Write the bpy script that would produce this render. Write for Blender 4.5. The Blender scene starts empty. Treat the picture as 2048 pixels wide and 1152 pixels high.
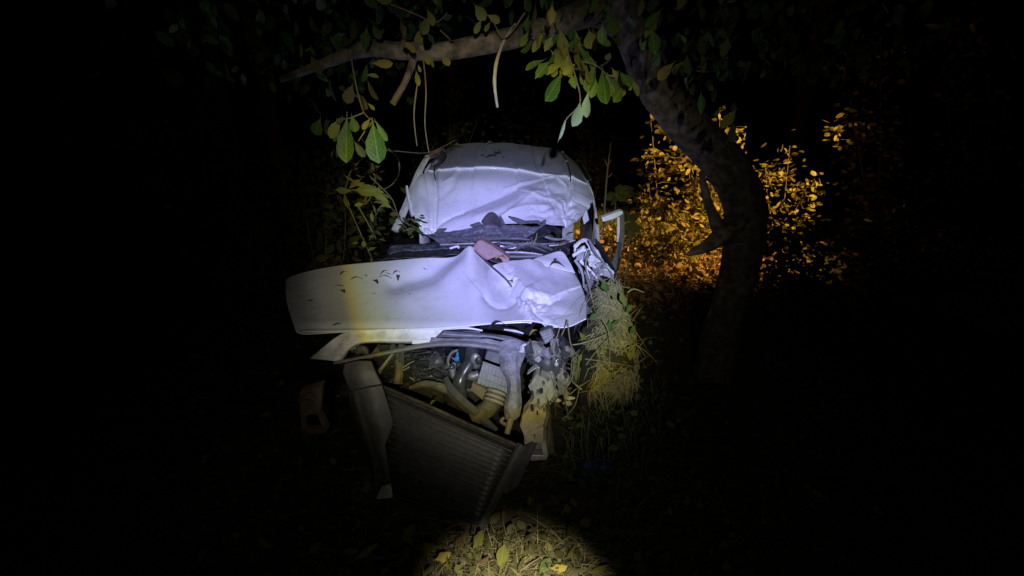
import bpy, bmesh, math, random
import numpy as np
from mathutils import Vector, Matrix, Euler

random.seed(7)
RS = np.random.RandomState(11)
S = bpy.context.scene
COL = S.collection

# ------------------------------------------------------------------ camera
CAM_Z, PITCH, F = 1.7, math.radians(20), 870.0
cam_d = bpy.data.cameras.new("camera")
cam = bpy.data.objects.new("camera", cam_d)
COL.objects.link(cam)
cam.location = (0, 0, CAM_Z)
cam.rotation_euler = (math.pi / 2 - PITCH, 0, 0)
cam_d.sensor_width = 36.0
cam_d.lens = 36.0 * F / 2048.0
cam_d.clip_start = 0.02
cam_d.clip_end = 400
S.camera = cam
CP, SP = math.cos(PITCH), math.sin(PITCH)


def ray(px, py):
    u, v = (px - 1024) / F, (576 - py) / F
    return Vector((u, v * SP + CP, v * CP - SP))


def P(px, py, Y):
    """measured point: pixel of the photograph + ground distance in metres"""
    d = ray(px, py)
    t = Y / d.y
    return Vector((d.x * t, Y, CAM_Z + d.z * t))


def PZ(px, py, z=0.0):
    d = ray(px, py)
    t = (z - CAM_Z) / d.z
    return Vector((d.x * t, d.y * t, z))


def PPM(p):
    """pixels per metre at a point"""
    return F / (p.y * CP + (CAM_Z - p.z) * SP)


# ------------------------------------------------------------------ world, lamps, exposure
W = bpy.data.worlds.new("World")
S.world = W
W.use_nodes = True
nt = W.node_tree
bg = nt.nodes["Background"]
sky = nt.nodes.new("ShaderNodeTexSky")
sky.sky_type = 'NISHITA'
sky.sun_disc = False
sky.sun_elevation = math.radians(-6)
sky.sun_rotation = math.radians(150)
nt.links.new(sky.outputs[0], bg.inputs[0])
bg.inputs[1].default_value = 0.03

S.view_settings.view_transform = 'Standard'
S.view_settings.look = 'None'
S.view_settings.exposure = 0
S.view_settings.gamma = 1
S.view_settings.use_curve_mapping = False
S.render.engine = 'CYCLES'
S.cycles.use_denoising = True
S.cycles.max_bounces = 5
S.cycles.sample_clamp_indirect = 2.0


def spot(name, loc, target, power, color, angle, blend, radius):
    l = bpy.data.lights.new(name, 'SPOT')
    l.energy = power
    l.color = color
    l.spot_size = math.radians(angle)
    l.spot_blend = blend
    l.shadow_soft_size = radius
    o = bpy.data.objects.new(name, l)
    COL.objects.link(o)
    o.location = loc
    o.rotation_euler = (Vector(target) - Vector(loc)).to_track_quat('-Z', 'Y').to_euler()
    return o


# hand torch beside the photographer: cold core, yellow rim, faint spill
torch = spot("torch_light", (0.10, -0.95, 2.03), P(1008, 502, 2.6), 790, (1, 1, 1), 110, 0.3, 0.02)
tl = torch.data
tl.use_nodes = True
n = tl.node_tree.nodes
L = tl.node_tree.links
em = [x for x in n if x.type == 'EMISSION'][0]
tc = n.new("ShaderNodeTexCoord")
sep = n.new("ShaderNodeSeparateXYZ")
L.new(tc.outputs["Normal"], sep.inputs[0])
absn = n.new("ShaderNodeMath"); absn.operation = 'ABSOLUTE'
L.new(sep.outputs[2], absn.inputs[0])
ac = n.new("ShaderNodeMath"); ac.operation = 'ARCCOSINE'
L.new(absn.outputs[0], ac.inputs[0])
mul = n.new("ShaderNodeMath"); mul.operation = 'MULTIPLY'
mul.inputs[1].default_value = (180 / math.pi) / 38.0
L.new(ac.outputs[0], mul.inputs[0])
rp = n.new("ShaderNodeValToRGB")
L.new(mul.outputs[0], rp.inputs[0])
stops = [(0, (.72, .735, 1.68)), (8, (.67, .69, 1.52)), (11.5, (.56, .61, 1.06)), (14, (.47, .515, .74)), (16.5, (.39, .425, .38)),
         (18.4, (.36, .36, .22)), (19.5, (.335, .285, .085)), (20.5, (.17, .155, .105)), (23, (.11, .104, .085)), (25, (.042, .040, .033)),
         (28, (.014, .0135, .010)), (34, (.0065, .0062, .0045)), (41, (.0035, .0034, .0025)), (50, (.0018, .0017, .0013))]
er = rp.color_ramp
er.elements[0].position = 0
er.elements[0].color = stops[0][1] + (1,)
er.elements[1].position = 1.0
er.elements[1].color = stops[-1][1] + (1,)
for a, c in stops[1:-1]:
    e = er.elements.new(a / 50.0)
    e.color = c + (1,)
L.new(rp.outputs[0], em.inputs[0])
em.inputs[1].default_value = 1.0

# second torch pointed at the ground by the photographer's feet
spot("foot_torch_light", (0.16, 0.30, 1.10), PZ(1046, 1325), 210, (1.0, 0.88, 0.66), 39, 0.85, 0.014)
# sodium street lamp out of frame on the right
spot("street_lamp_light", (6.5, 3.5, 6.0), (2.95, 6.2, 0.9), 9500, (1.0, 0.57, 0.13), 33, 0.8, 0.12)

# ------------------------------------------------------------------ materials
MATS = {}


def speckle(m, scale, thr, col):
    nt = m.node_tree
    b = nt.nodes["Principled BSDF"]
    src = b.inputs["Base Color"].links[0].from_socket
    tc = nt.nodes.new("ShaderNodeTexCoord")
    for sc, th in ((scale, thr), (scale * .35, thr + .03)):
        no = nt.nodes.new("ShaderNodeTexNoise")
        no.inputs["Scale"].default_value = sc
        no.inputs["Detail"].default_value = 3
        nt.links.new(tc.outputs["Object"], no.inputs["Vector"])
        r = nt.nodes.new("ShaderNodeValToRGB")
        r.color_ramp.elements[0].position = th
        r.color_ramp.elements[1].position = th + .03
        r.color_ramp.elements[0].color = (0, 0, 0, 1)
        r.color_ramp.elements[1].color = (.75, .75, .75, 1)
        nt.links.new(no.outputs[0], r.inputs[0])
        mx = nt.nodes.new("ShaderNodeMixRGB")
        nt.links.new(r.outputs[0], mx.inputs[0])
        nt.links.new(src, mx.inputs[1])
        mx.inputs[2].default_value = tuple(col) + (1,)
        src = mx.outputs[0]
    nt.links.new(src, b.inputs["Base Color"])


def mat(name, col, col2=None, rough=0.5, metal=0.0, scale=20.0, bump=0.0, bscale=None, dirt=None, dirt_amt=0.0,
        dirt_scale=6.0, coat=0.0, trans=0.0, island=None, spec=0.5):
    if name in MATS:
        return MATS[name]
    m = bpy.data.materials.new(name)
    m.use_nodes = True
    nt = m.node_tree
    b = nt.nodes["Principled BSDF"]
    b.inputs["Roughness"].default_value = rough
    b.inputs["Metallic"].default_value = metal
    b.inputs["Specular IOR Level"].default_value = spec
    b.inputs["Coat Weight"].default_value = coat
    b.inputs["Coat Roughness"].default_value = 0.12
    tc = nt.nodes.new("ShaderNodeTexCoord")
    no = nt.nodes.new("ShaderNodeTexNoise")
    no.inputs["Scale"].default_value = scale
    no.inputs["Detail"].default_value = 6
    nt.links.new(tc.outputs["Object"], no.inputs["Vector"])
    cr = nt.nodes.new("ShaderNodeValToRGB")
    cr.color_ramp.elements[0].position = 0.35
    cr.color_ramp.elements[1].position = 0.65
    cr.color_ramp.elements[0].color = tuple(col) + (1,)
    cr.color_ramp.elements[1].color = tuple(col2 or col) + (1,)
    nt.links.new(no.outputs[0], cr.inputs[0])
    out = cr.outputs[0]
    if island:
        geo = nt.nodes.new("ShaderNodeNewGeometry")
        oi = nt.nodes.new("ShaderNodeObjectInfo")
        ad = nt.nodes.new("ShaderNodeMath"); ad.operation = 'ADD'
        nt.links.new(geo.outputs["Random Per Island"], ad.inputs[0])
        nt.links.new(oi.outputs["Random"], ad.inputs[1])
        fr = nt.nodes.new("ShaderNodeMath"); fr.operation = 'FRACT'
        nt.links.new(ad.outputs[0], fr.inputs[0])
        c2 = nt.nodes.new("ShaderNodeValToRGB")
        c2.color_ramp.interpolation = 'CONSTANT'
        for k, c in enumerate(island):
            t = k / len(island)
            if k == 0:
                e = c2.color_ramp.elements[0]
            elif k == len(island) - 1:
                e = c2.color_ramp.elements[1]
            else:
                e = c2.color_ramp.elements.new(t)
            e.position = t
            e.color = tuple(c) + (1,)
        nt.links.new(fr.outputs[0], c2.inputs[0])
        mx = nt.nodes.new("ShaderNodeMixRGB")
        mx.inputs[0].default_value = 0.6
        nt.links.new(out, mx.inputs[1])
        nt.links.new(c2.outputs[0], mx.inputs[2])
        out = mx.outputs[0]
    if dirt:
        n2 = nt.nodes.new("ShaderNodeTexNoise")
        n2.inputs["Scale"].default_value = dirt_scale
        n2.inputs["Detail"].default_value = 12
        n2.inputs["Roughness"].default_value = 0.7
        nt.links.new(tc.outputs["Object"], n2.inputs["Vector"])
        r2 = nt.nodes.new("ShaderNodeValToRGB")
        r2.color_ramp.elements[0].position = 0.62 - 0.25 * dirt_amt
        r2.color_ramp.elements[1].position = 0.74
        r2.color_ramp.elements[0].color = (0, 0, 0, 1)
        r2.color_ramp.elements[1].color = (dirt_amt, dirt_amt, dirt_amt, 1)
        nt.links.new(n2.outputs[0], r2.inputs[0])
        mx = nt.nodes.new("ShaderNodeMixRGB")
        nt.links.new(r2.outputs[0], mx.inputs[0])
        nt.links.new(out, mx.inputs[1])
        mx.inputs[2].default_value = tuple(dirt) + (1,)
        out = mx.outputs[0]
    nt.links.new(out, b.inputs["Base Color"])
    if bump:
        n3 = nt.nodes.new("ShaderNodeTexNoise")
        n3.inputs["Scale"].default_value = bscale or scale * 2
        n3.inputs["Detail"].default_value = 8
        nt.links.new(tc.outputs["Object"], n3.inputs["Vector"])
        bp = nt.nodes.new("ShaderNodeBump")
        bp.inputs["Strength"].default_value = bump
        bp.inputs["Distance"].default_value = 0.01
        nt.links.new(n3.outputs[0], bp.inputs["Height"])
        nt.links.new(bp.outputs[0], b.inputs["Normal"])
    if trans:
        t = nt.nodes.new("ShaderNodeBsdfTranslucent")
        nt.links.new(out, t.inputs[0])
        mixs = nt.nodes.new("ShaderNodeMixShader")
        mixs.inputs[0].default_value = trans
        o = nt.nodes["Material Output"]
        nt.links.new(b.outputs[0], mixs.inputs[1])
        nt.links.new(t.outputs[0], mixs.inputs[2])
        nt.links.new(mixs.outputs[0], o.inputs[0])
    MATS[name] = m
    return m


M_paint = mat("white_paint", (.74, .74, .75), (.80, .80, .80), rough=.34, scale=9, dirt=(.40, .35, .26), dirt_amt=.34,
              dirt_scale=11, coat=.5, bump=.02, bscale=60)
speckle(M_paint, 95, .695, (.16, .13, .10))
def scratches(m, maps, col):
    nt = m.node_tree
    b = nt.nodes["Principled BSDF"]
    src = b.inputs["Base Color"].links[0].from_socket
    tc = nt.nodes.new("ShaderNodeTexCoord")
    for rot, sc, th in maps:
        mp = nt.nodes.new("ShaderNodeMapping")
        mp.inputs["Rotation"].default_value = rot
        mp.inputs["Scale"].default_value = sc
        nt.links.new(tc.outputs["Object"], mp.inputs["Vector"])
        no = nt.nodes.new("ShaderNodeTexNoise")
        no.inputs["Scale"].default_value = 3
        no.inputs["Detail"].default_value = 4
        nt.links.new(mp.outputs[0], no.inputs["Vector"])
        r = nt.nodes.new("ShaderNodeValToRGB")
        r.color_ramp.elements[0].position = th
        r.color_ramp.elements[1].position = th + .025
        r.color_ramp.elements[0].color = (0, 0, 0, 1)
        r.color_ramp.elements[1].color = (.6, .6, .6, 1)
        nt.links.new(no.outputs[0], r.inputs[0])
        mx = nt.nodes.new("ShaderNodeMixRGB")
        nt.links.new(r.outputs[0], mx.inputs[0])
        nt.links.new(src, mx.inputs[1])
        mx.inputs[2].default_value = tuple(col) + (1,)
        src = mx.outputs[0]
    nt.links.new(src, b.inputs["Base Color"])


scratches(M_paint, (((0.3, 0.2, 0.5), (1.2, 40, 40), .70), ((0.1, -.4, -.7), (1.6, 55, 30), .71)), (.20, .17, .14))
M_paint_d = mat("dirty_white_paint", (.62, .61, .60), (.75, .74, .72), rough=.5, scale=14, dirt=(.25, .20, .15), dirt_amt=.75,
                dirt_scale=16, bump=.08, bscale=70)
M_steel = mat("grey_primer", (.19, .18, .21), (.27, .26, .30), rough=.68, spec=.3, scale=18, dirt=(.10, .09, .08), dirt_amt=.8,
              dirt_scale=26, bump=.25, bscale=90)
M_alu = mat("dusty_metal", (.19, .185, .18), (.28, .27, .26), rough=.45, metal=.45, scale=30, dirt=(.15, .12, .09), dirt_amt=.6,
            dirt_scale=30, bump=.15)
M_bare = mat("torn_metal", (.36, .36, .38), (.52, .52, .54), rough=.5, metal=.25, scale=25, dirt=(.2, .17, .13), dirt_amt=.5, dirt_scale=30)
M_finned = mat("dull_finned_metal", (.03, .028, .024), (.075, .07, .06), rough=.55, metal=.2, scale=40, dirt=(.05, .04, .03), dirt_amt=.7, dirt_scale=9)
M_cover = mat("scuffed_cover_plastic", (.095, .092, .09), (.13, .127, .12), rough=.55, scale=18, bump=.08, dirt=(.11, .10, .085), dirt_amt=.5, dirt_scale=8)
M_black = mat("black_plastic", (.018, .018, .02), (.03, .03, .032), rough=.45, scale=30, bump=.08, dirt=(.09, .08, .065), dirt_amt=.4,
              dirt_scale=20)
M_dark = mat("dark_grey_plastic", (.05, .05, .052), (.075, .075, .076), rough=.5, scale=25, bump=.06, dirt=(.13, .12, .10), dirt_amt=.5,
             dirt_scale=18)
M_grey = mat("grey_plastic", (.12, .12, .125), (.17, .17, .175), rough=.55, scale=25, bump=.06, dirt=(.24, .21, .16), dirt_amt=.5,
             dirt_scale=20)
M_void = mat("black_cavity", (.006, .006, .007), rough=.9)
M_tan = mat("mud_coated_metal", (.30, .26, .16), (.18, .155, .11), rough=.7, scale=14, bump=.35, bscale=50, dirt=(.46, .42, .30), dirt_amt=.6,
            dirt_scale=20)
M_hose = mat("muddy_rubber", (.055, .05, .034), (.155, .135, .085), rough=.65, scale=16, bump=.5, bscale=50, dirt=(.045, .04, .03), dirt_amt=.8, dirt_scale=24)
M_rubber = mat("black_rubber", (.03, .03, .032), (.05, .05, .05), rough=.28, scale=20, dirt=(.14, .13, .11), dirt_amt=.4)
M_glass2 = mat("smoked_glass", (.03, .036, .036), (.10, .11, .12), rough=.25, scale=26, bump=.5, bscale=120)
M_glass = mat("crazed_glass", (.10, .10, .115), (.21, .21, .235), rough=.3, scale=60, bump=.5, bscale=140, dirt=(.07, .065, .06), dirt_amt=.6,
              dirt_scale=18)
M_win = mat("dark_window_glass", (.008, .008, .01), rough=.05, spec=.8)
M_red = mat("reddish_lining", (.10, .045, .035), (.26, .13, .10), rough=.25, scale=30)
M_brown = mat("brown_leather", (.24, .145, .125), (.30, .19, .165), rough=.6, scale=22, bump=.2, bscale=120, dirt=(.10, .06, .05), dirt_amt=.5,
              dirt_scale=18)
M_sticker = mat("paper_sticker", (.7, .69, .62), (.76, .75, .68), rough=.6)
M_blue = mat("blue_plastic", (.015, .22, .42), rough=.4)
M_bluewrap = mat("blue_wrapper", (.03, .04, .16), (.04, .06, .22), rough=.35, bump=.3, bscale=30)
M_orange = mat("orange_lens", (.5, .2, .06), (.45, .3, .2), rough=.3)
M_clear = mat("clear_lens", (.05, .05, .055), (.14, .14, .15), rough=.12, spec=.8)
M_bark = mat("grey_bark", (.075, .06, .05), (.27, .22, .18), rough=.88, spec=.2, scale=22, bump=1.0, bscale=30, dirt=(.05, .055, .028), dirt_amt=.9, dirt_scale=8)
M_bark2 = mat("dark_bark", (.06, .05, .038), (.11, .09, .07), rough=.9, scale=10, bump=.7, bscale=30)
M_twig = mat("twig_bark", (.14, .11, .075), (.22, .18, .12), rough=.8, scale=40, bump=.3)
M_palestick = mat("bare_wood", (.30, .28, .26), (.40, .38, .36), rough=.75, scale=40, bump=.2)
M_leaf = mat("green_leaf", spec=.2, col=(.035, .085, .014), col2=(.10, .19, .035), rough=.45, scale=3.5, trans=.25, bump=.3, bscale=14,
             island=[(.05, .11, .018), (.09, .18, .03), (.12, .19, .035), (.07, .14, .03)])
M_leaf_y = mat("yellow_green_leaf", spec=.2, col=(.20, .22, .04), col2=(.26, .24, .05), rough=.5, scale=30, trans=.25,
               island=[(.16, .20, .035), (.26, .23, .05), (.24, .18, .04), (.13, .17, .03)])
def veins(m, col):
    nt = m.node_tree
    b = nt.nodes["Principled BSDF"]
    src = b.inputs["Base Color"].links[0].from_socket
    tc = nt.nodes.new("ShaderNodeTexCoord")
    sp = nt.nodes.new("ShaderNodeSeparateXYZ")
    nt.links.new(tc.outputs["Object"], sp.inputs[0])

    def mth(op, a, bb=None):
        k = nt.nodes.new("ShaderNodeMath"); k.operation = op
        for q, v in enumerate((a, bb)):
            if v is None: continue
            if isinstance(v, (int, float)): k.inputs[q].default_value = v
            else: nt.links.new(v, k.inputs[q])
        return k.outputs[0]
    ax = mth('ABSOLUTE', sp.outputs[0])
    mid = mth('LESS_THAN', ax, .016)
    ph = mth('FRACT', mth('ADD', mth('MULTIPLY', sp.outputs[2], 8.0), mth('MULTIPLY', ax, -7.0)))
    side = mth('MULTIPLY', mth('LESS_THAN', ph, .16), .55)
    f = mth('MULTIPLY', mth('MAXIMUM', mid, side), .55)
    mx = nt.nodes.new("ShaderNodeMixRGB")
    nt.links.new(f, mx.inputs[0])
    nt.links.new(src, mx.inputs[1])
    mx.inputs[2].default_value = tuple(col) + (1,)
    for l in list(nt.links):
        if l.from_socket == src and l.to_node != mx:
            to = l.to_socket
            nt.links.new(mx.outputs[0], to)


veins(M_leaf, (.22, .30, .10))
veins(M_leaf_y, (.34, .34, .12))
M_leaf_pale = mat("pale_leaf_underside", (.22, .30, .17), (.28, .36, .22), rough=.6, scale=35, trans=.2)
M_leaf_yel = mat("yellow_leaf", (.50, .40, .06), (.42, .40, .10), rough=.5, scale=30, trans=.2)
M_leaf_br = mat("dead_brown_leaf", (.13, .075, .04), (.20, .12, .07), rough=.7, scale=30,
                island=[(.10, .06, .035), (.20, .12, .06), (.26, .18, .08), (.15, .10, .05)])
M_leaf_dk = mat("withered_dark_leaf", (.035, .035, .018), (.06, .055, .03), rough=.7, scale=40)
M_leaf_dull = mat("dull_undergrowth_leaf", spec=.2, col=(.07, .08, .022), col2=(.10, .10, .03), rough=.6, scale=20, trans=.15,
                  island=[(.05, .065, .018), (.10, .10, .03), (.12, .08, .035), (.07, .085, .025)])
M_amber = mat("autumn_leaf", spec=.2, col=(.35, .28, .07), col2=(.42, .32, .08), rough=.5, scale=20, trans=.3,
              island=[(.10, .11, .03), (.42, .33, .09), (.50, .36, .11), (.20, .17, .05), (.34, .22, .07)])
M_litter = mat("leaf_litter", (.07, .07, .02), (.22, .20, .06), rough=.7, scale=20, trans=.1,
               island=[(.03, .035, .012), (.16, .10, .035), (.34, .33, .08), (.08, .11, .02), (.20, .09, .03), (.03, .025, .015), (.24, .25, .06), (.30, .22, .10)])
M_litter_a = mat("rusty_leaf_litter", (.20, .11, .05), (.26, .15, .06), rough=.7, scale=20, trans=.1,
                 island=[(.14, .08, .03), (.30, .18, .06), (.34, .24, .08), (.20, .10, .04)])
M_straw = mat("dry_straw", (.34, .29, .15), (.42, .36, .20), rough=.7, scale=30,
              island=[(.10, .11, .035), (.34, .31, .15), (.20, .21, .075), (.12, .15, .04), (.26, .25, .10), (.07, .075, .03)])
M_hay = mat("matted_grass", (.022, .024, .011), (.05, .045, .02), rough=.9, scale=45, bump=.9, bscale=90)
M_grass = mat("green_grass", (.06, .09, .025), (.10, .12, .035), rough=.7, scale=20,
              island=[(.05, .08, .02), (.14, .13, .05), (.10, .12, .035)])
M_soil = mat("forest_soil", (.030, .024, .016), (.055, .045, .028), rough=.95, scale=7, bump=.8, bscale=18,
             dirt=(.075, .06, .03), dirt_amt=.6, dirt_scale=30)


# ------------------------------------------------------------------ helpers
def link(name, me, material=None, parent=None, mods=()):
    o = bpy.data.objects.new(name, me)
    COL.objects.link(o)
    if material is not None:
        ms = material if isinstance(material, (list, tuple)) else [material]
        for m in ms:
            me.materials.append(m)
    if parent is not None:
        o.parent = parent
        o.matrix_parent_inverse = Matrix.Translation(-parent.location) if parent.parent is None else Matrix.Identity(4)
    return o


def from_py(name, verts, faces, material=None, parent=None, smooth=True):
    me = bpy.data.meshes.new(name)
    me.from_pydata([tuple(v) for v in verts], [], faces)
    me.update()
    if smooth:
        me.polygons.foreach_set("use_smooth", [True] * len(me.polygons))
    return link(name, me, material, parent)


def tag(o, label=None, cat=None, group=None, kind=None):
    if label: o["label"] = label
    if cat: o["category"] = cat
    if group: o["group"] = group
    if kind: o["kind"] = kind
    return o


def empty(name, loc, label, cat, group=None):
    o = bpy.data.objects.new(name, None)
    COL.objects.link(o)
    o.location = loc
    o.empty_display_size = .1
    return tag(o, label, cat, group)


def catmull(pts, n):
    pts = [Vector(p) for p in pts]
    if len(pts) < 3:
        return [pts[0].lerp(pts[-1], i / n) for i in range(n + 1)]
    out = []
    m = len(pts) - 1
    for i in range(n + 1):
        t = i / n * m
        k = min(int(t), m - 1)
        f = t - k
        p0 = pts[max(k - 1, 0)]; p1 = pts[k]; p2 = pts[k + 1]; p3 = pts[min(k + 2, m)]
        out.append(0.5 * ((2 * p1) + (p2 - p0) * f + (2 * p0 - 5 * p1 + 4 * p2 - p3) * f * f + (3 * p1 - p0 - 3 * p2 + p3) * f ** 3))
    return out


class MB:
    """collects shapes and links them as ONE mesh object"""
    def __init__(self):
        self.v = []; self.f = []

    def add(self, vs, fs):
        k = len(self.v)
        self.v += [tuple(v) for v in vs]
        self.f += [tuple(i + k for i in f) for f in fs]
        return self

    def tube(self, pts, radii, n=8, seg=None, flat=1.0, wob=0.0, cap=True):
        seg = seg or max(4, 4 * (len(pts) - 1))
        if not isinstance(radii, (list, tuple)):
            radii = [radii] * len(pts)
        sp = catmull(pts, seg)
        m = len(radii) - 1
        vs = []; fs = []
        up = Vector((0, 0, 1))
        prev = None
        for i, p in enumerate(sp):
            d = (sp[min(i + 1, seg)] - sp[max(i - 1, 0)])
            if d.length < 1e-9: d = Vector((0, 0, 1))
            d.normalize()
            if prev is None:
                a = d.cross(Vector((0.13, 1, 0.21)))
                if a.length < .1: a = d.cross(Vector((1, 0, 0)))
            else:
                a = prev - d * prev.dot(d)
            a.normalize(); prev = a
            b = d.cross(a)
            t = i / seg * m
            k = min(int(t), m - 1) if m > 0 else 0
            r = radii[0] if m == 0 else radii[k] + (radii[k + 1] - radii[k]) * (t - k)
            for j in range(n):
                an = 2 * math.pi * j / n
                rr = r * (1 + wob * random.uniform(-1, 1))
                vs.append(p + a * (rr * math.cos(an)) + b * (rr * flat * math.sin(an)))
        for i in range(seg):
            for j in range(n):
                fs.append((i * n + j, i * n + (j + 1) % n, (i + 1) * n + (j + 1) % n, (i + 1) * n + j))
        if cap:
            fs.append(tuple(range(n - 1, -1, -1)))
            fs.append(tuple(seg * n + j for j in range(n)))
        return self.add(vs, fs)

    def prism(self, loop, vec):
        """closed outline of world points, extruded by vec"""
        n = len(loop)
        vec = Vector(vec)
        vs = [Vector(p) for p in loop] + [Vector(p) + vec for p in loop]
        fs = [tuple(range(n)), tuple(range(2 * n - 1, n - 1, -1))]
        for i in range(n):
            fs.append((i, n + i, n + (i + 1) % n, (i + 1) % n))
        return self.add(vs, fs)

    def box(self, c, ax, ay, az):
        c = Vector(c); ax = Vector(ax); ay = Vector(ay); az = Vector(az)
        vs = [c + ax * i + ay * j + az * k for i in (-1, 1) for j in (-1, 1) for k in (-1, 1)]
        fs = [(0, 1, 3, 2), (4, 6, 7, 5), (0, 4, 5, 1), (2, 3, 7, 6), (0, 2, 6, 4), (1, 5, 7, 3)]
        return self.add(vs, fs)

    def ball(self, c, r, nu=10, nv=7, sc=(1, 1, 1), wob=0.0):
        vs = []; fs = []
        for i in range(nv + 1):
            th = math.pi * i / nv
            for j in range(nu):
                ph = 2 * math.pi * j / nu
                k = r * (1 + wob * random.uniform(-1, 1))
                vs.append(Vector(c) + Vector((k * sc[0] * math.sin(th) * math.cos(ph), k * sc[1] * math.sin(th) * math.sin(ph), k * sc[2] * math.cos(th))))
        for i in range(nv):
            for j in range(nu):
                fs.append((i * nu + j, i * nu + (j + 1) % nu, (i + 1) * nu + (j + 1) % nu, (i + 1) * nu + j))
        return self.add(vs, fs)

    def build(self, name, material, parent=None, smooth=True, bevel=0.0):
        o = from_py(name, self.v, self.f, material, parent, smooth)
        if bevel:
            b = o.modifiers.new("bevel", 'BEVEL')
            b.width = bevel; b.segments = 2; b.limit_method = 'ANGLE'
        if smooth and bevel == 0:
            try:
                o.data.set_sharp_from_angle(angle=math.radians(42))
            except Exception:
                pass
        elif bevel:
            o.data.polygons.foreach_set("use_smooth", [False] * len(o.data.polygons))
        return o


# value noise on numpy arrays
_T = RS.rand(256, 256)


def vnoise(x, y):
    x = np.asarray(x, float); y = np.asarray(y, float)
    xi = np.floor(x).astype(int); yi = np.floor(y).astype(int)
    fx = x - xi; fy = y - yi
    fx = fx * fx * (3 - 2 * fx); fy = fy * fy * (3 - 2 * fy)
    a = _T[xi % 256, yi % 256]; b = _T[(xi + 1) % 256, yi % 256]
    c = _T[xi % 256, (yi + 1) % 256]; d = _T[(xi + 1) % 256, (yi + 1) % 256]
    return (a * (1 - fx) + b * fx) * (1 - fy) + (c * (1 - fx) + d * fx) * fy


def crumple(x, y):
    """ridged folds: creases as in crushed sheet metal"""
    o = 0
    amp = 1
    for k in range(4):
        s = 1.9 ** k
        ca, sa = math.cos(0.7 + 1.3 * k), math.sin(0.7 + 1.3 * k)
        xx, yy = (x * ca - y * sa) * s, (x * sa + y * ca) * s
        o = o + amp * np.abs(2 * vnoise(xx + 17 * k, yy + 5) - 1)
        amp *= .5
    return o


def pdist(px, py, line):
    """distance to polyline, signed side, position along it (0..1)"""
    best = np.full(px.shape, 1e9); sgn = np.zeros(px.shape); al = np.zeros(px.shape)
    ln = len(line) - 1
    for i in range(ln):
        x0, y0 = line[i]; x1, y1 = line[i + 1]
        dx, dy = x1 - x0, y1 - y0
        t = np.clip(((px - x0) * dx + (py - y0) * dy) / (dx * dx + dy * dy), 0, 1)
        ex, ey = px - (x0 + t * dx), py - (y0 + t * dy)
        d = np.hypot(ex, ey)
        s = np.sign(dx * ey - dy * ex)
        m = d < best
        best = np.where(m, d, best); sgn = np.where(m, s, sgn); al = np.where(m, (i + t) / ln, al)
    return best, sgn, al


def interp_rows(rows, nu, nv, smooth=True):
    R = np.array(rows, float)                       # rows x cols x 3
    nr, nc = R.shape[:2]

    def cat(A, t):
        m = A.shape[0] - 1
        if m < 2 or not smooth:
            k = np.minimum(t.astype(int), m - 1); f = (t - k)[:, None, None]
            return A[k] * (1 - f) + A[k + 1] * f
        k = np.minimum(t.astype(int), m - 1); f = (t - k)[:, None, None]
        p0 = A[np.maximum(k - 1, 0)]; p1 = A[k]; p2 = A[k + 1]; p3 = A[np.minimum(k + 2, m)]
        return .5 * (2 * p1 + (p2 - p0) * f + (2 * p0 - 5 * p1 + 4 * p2 - p3) * f * f + (3 * p1 - p0 - 3 * p2 + p3) * f ** 3)
    A = cat(R, np.linspace(0, nr - 1, nv + 1))       # nv+1 x nc x 3
    B = cat(A.transpose(1, 0, 2), np.linspace(0, nc - 1, nu + 1)).transpose(1, 0, 2)
    return B


def unproj(B):
    u = (B[..., 0] - 1024) / F; v = (576 - B[..., 1]) / F
    dy = v * SP + CP; dz = v * CP - SP
    t = B[..., 2] / dy
    return np.stack([u * t, B[..., 2], CAM_Z + dz * t], -1)


def sheet(name, rows, nu, nv, material, parent, feats=(), disp=None, normal=(0, -.3, .95), thick=.004, smooth=True, shade=True):
    B = interp_rows(rows, nu, nv, smooth)
    X = unproj(B)
    px, py = B[..., 0], B[..., 1]
    h = np.zeros(px.shape)
    for kind, line, w, amp in feats:
        d, s, al = pdist(px, py, line)
        if kind == 'ridge':
            h += amp * np.exp(-(d / w) ** 2)
        elif kind == 'vee':
            h += amp * np.exp(-d / w)
        elif kind == 'step':
            h += amp * np.tanh(d * s / w) * np.exp(-(np.maximum(d - 25, 0) / 45) ** 2) * np.clip((1 - al) * 4, 0, 1)
        elif kind == 'edge':                        # different flank widths
            h += amp * np.exp(-d / np.where(s > 0, w[0], w[1]))
        elif kind == 'fold':                        # one flank only
            h += amp * np.exp(-d / w) * (s > 0)
    if disp is not None:
        h += disp(px, py)
    nvec = np.array(normal, float); nvec /= np.linalg.norm(nvec)
    X = X + h[..., None] * nvec
    V = X.reshape(-1, 3)
    w = nu + 1
    fs = [(i * w + j, (i + 1) * w + j, (i + 1) * w + j + 1, i * w + j + 1) for i in range(nv) for j in range(nu)]
    o = from_py(name, V, fs, material, parent, shade)
    if thick:
        m = o.modifiers.new("thickness", 'SOLIDIFY'); m.thickness = thick; m.offset = -1
    return o


# ------------------------------------------------------------------ ground
def ground_h(x, y):
    return (vnoise(np.asarray(x) * 1.1 + 40, np.asarray(y) * 1.1 + 40) - .5) * .10 + (vnoise(np.asarray(x) * 3.3 + 9, np.asarray(y) * 3.3) - .5) * .035


def GH(x, y):
    return float(ground_h(x, y)) * min(1.0, max(.3, (y - .6) / 1.5))


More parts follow.
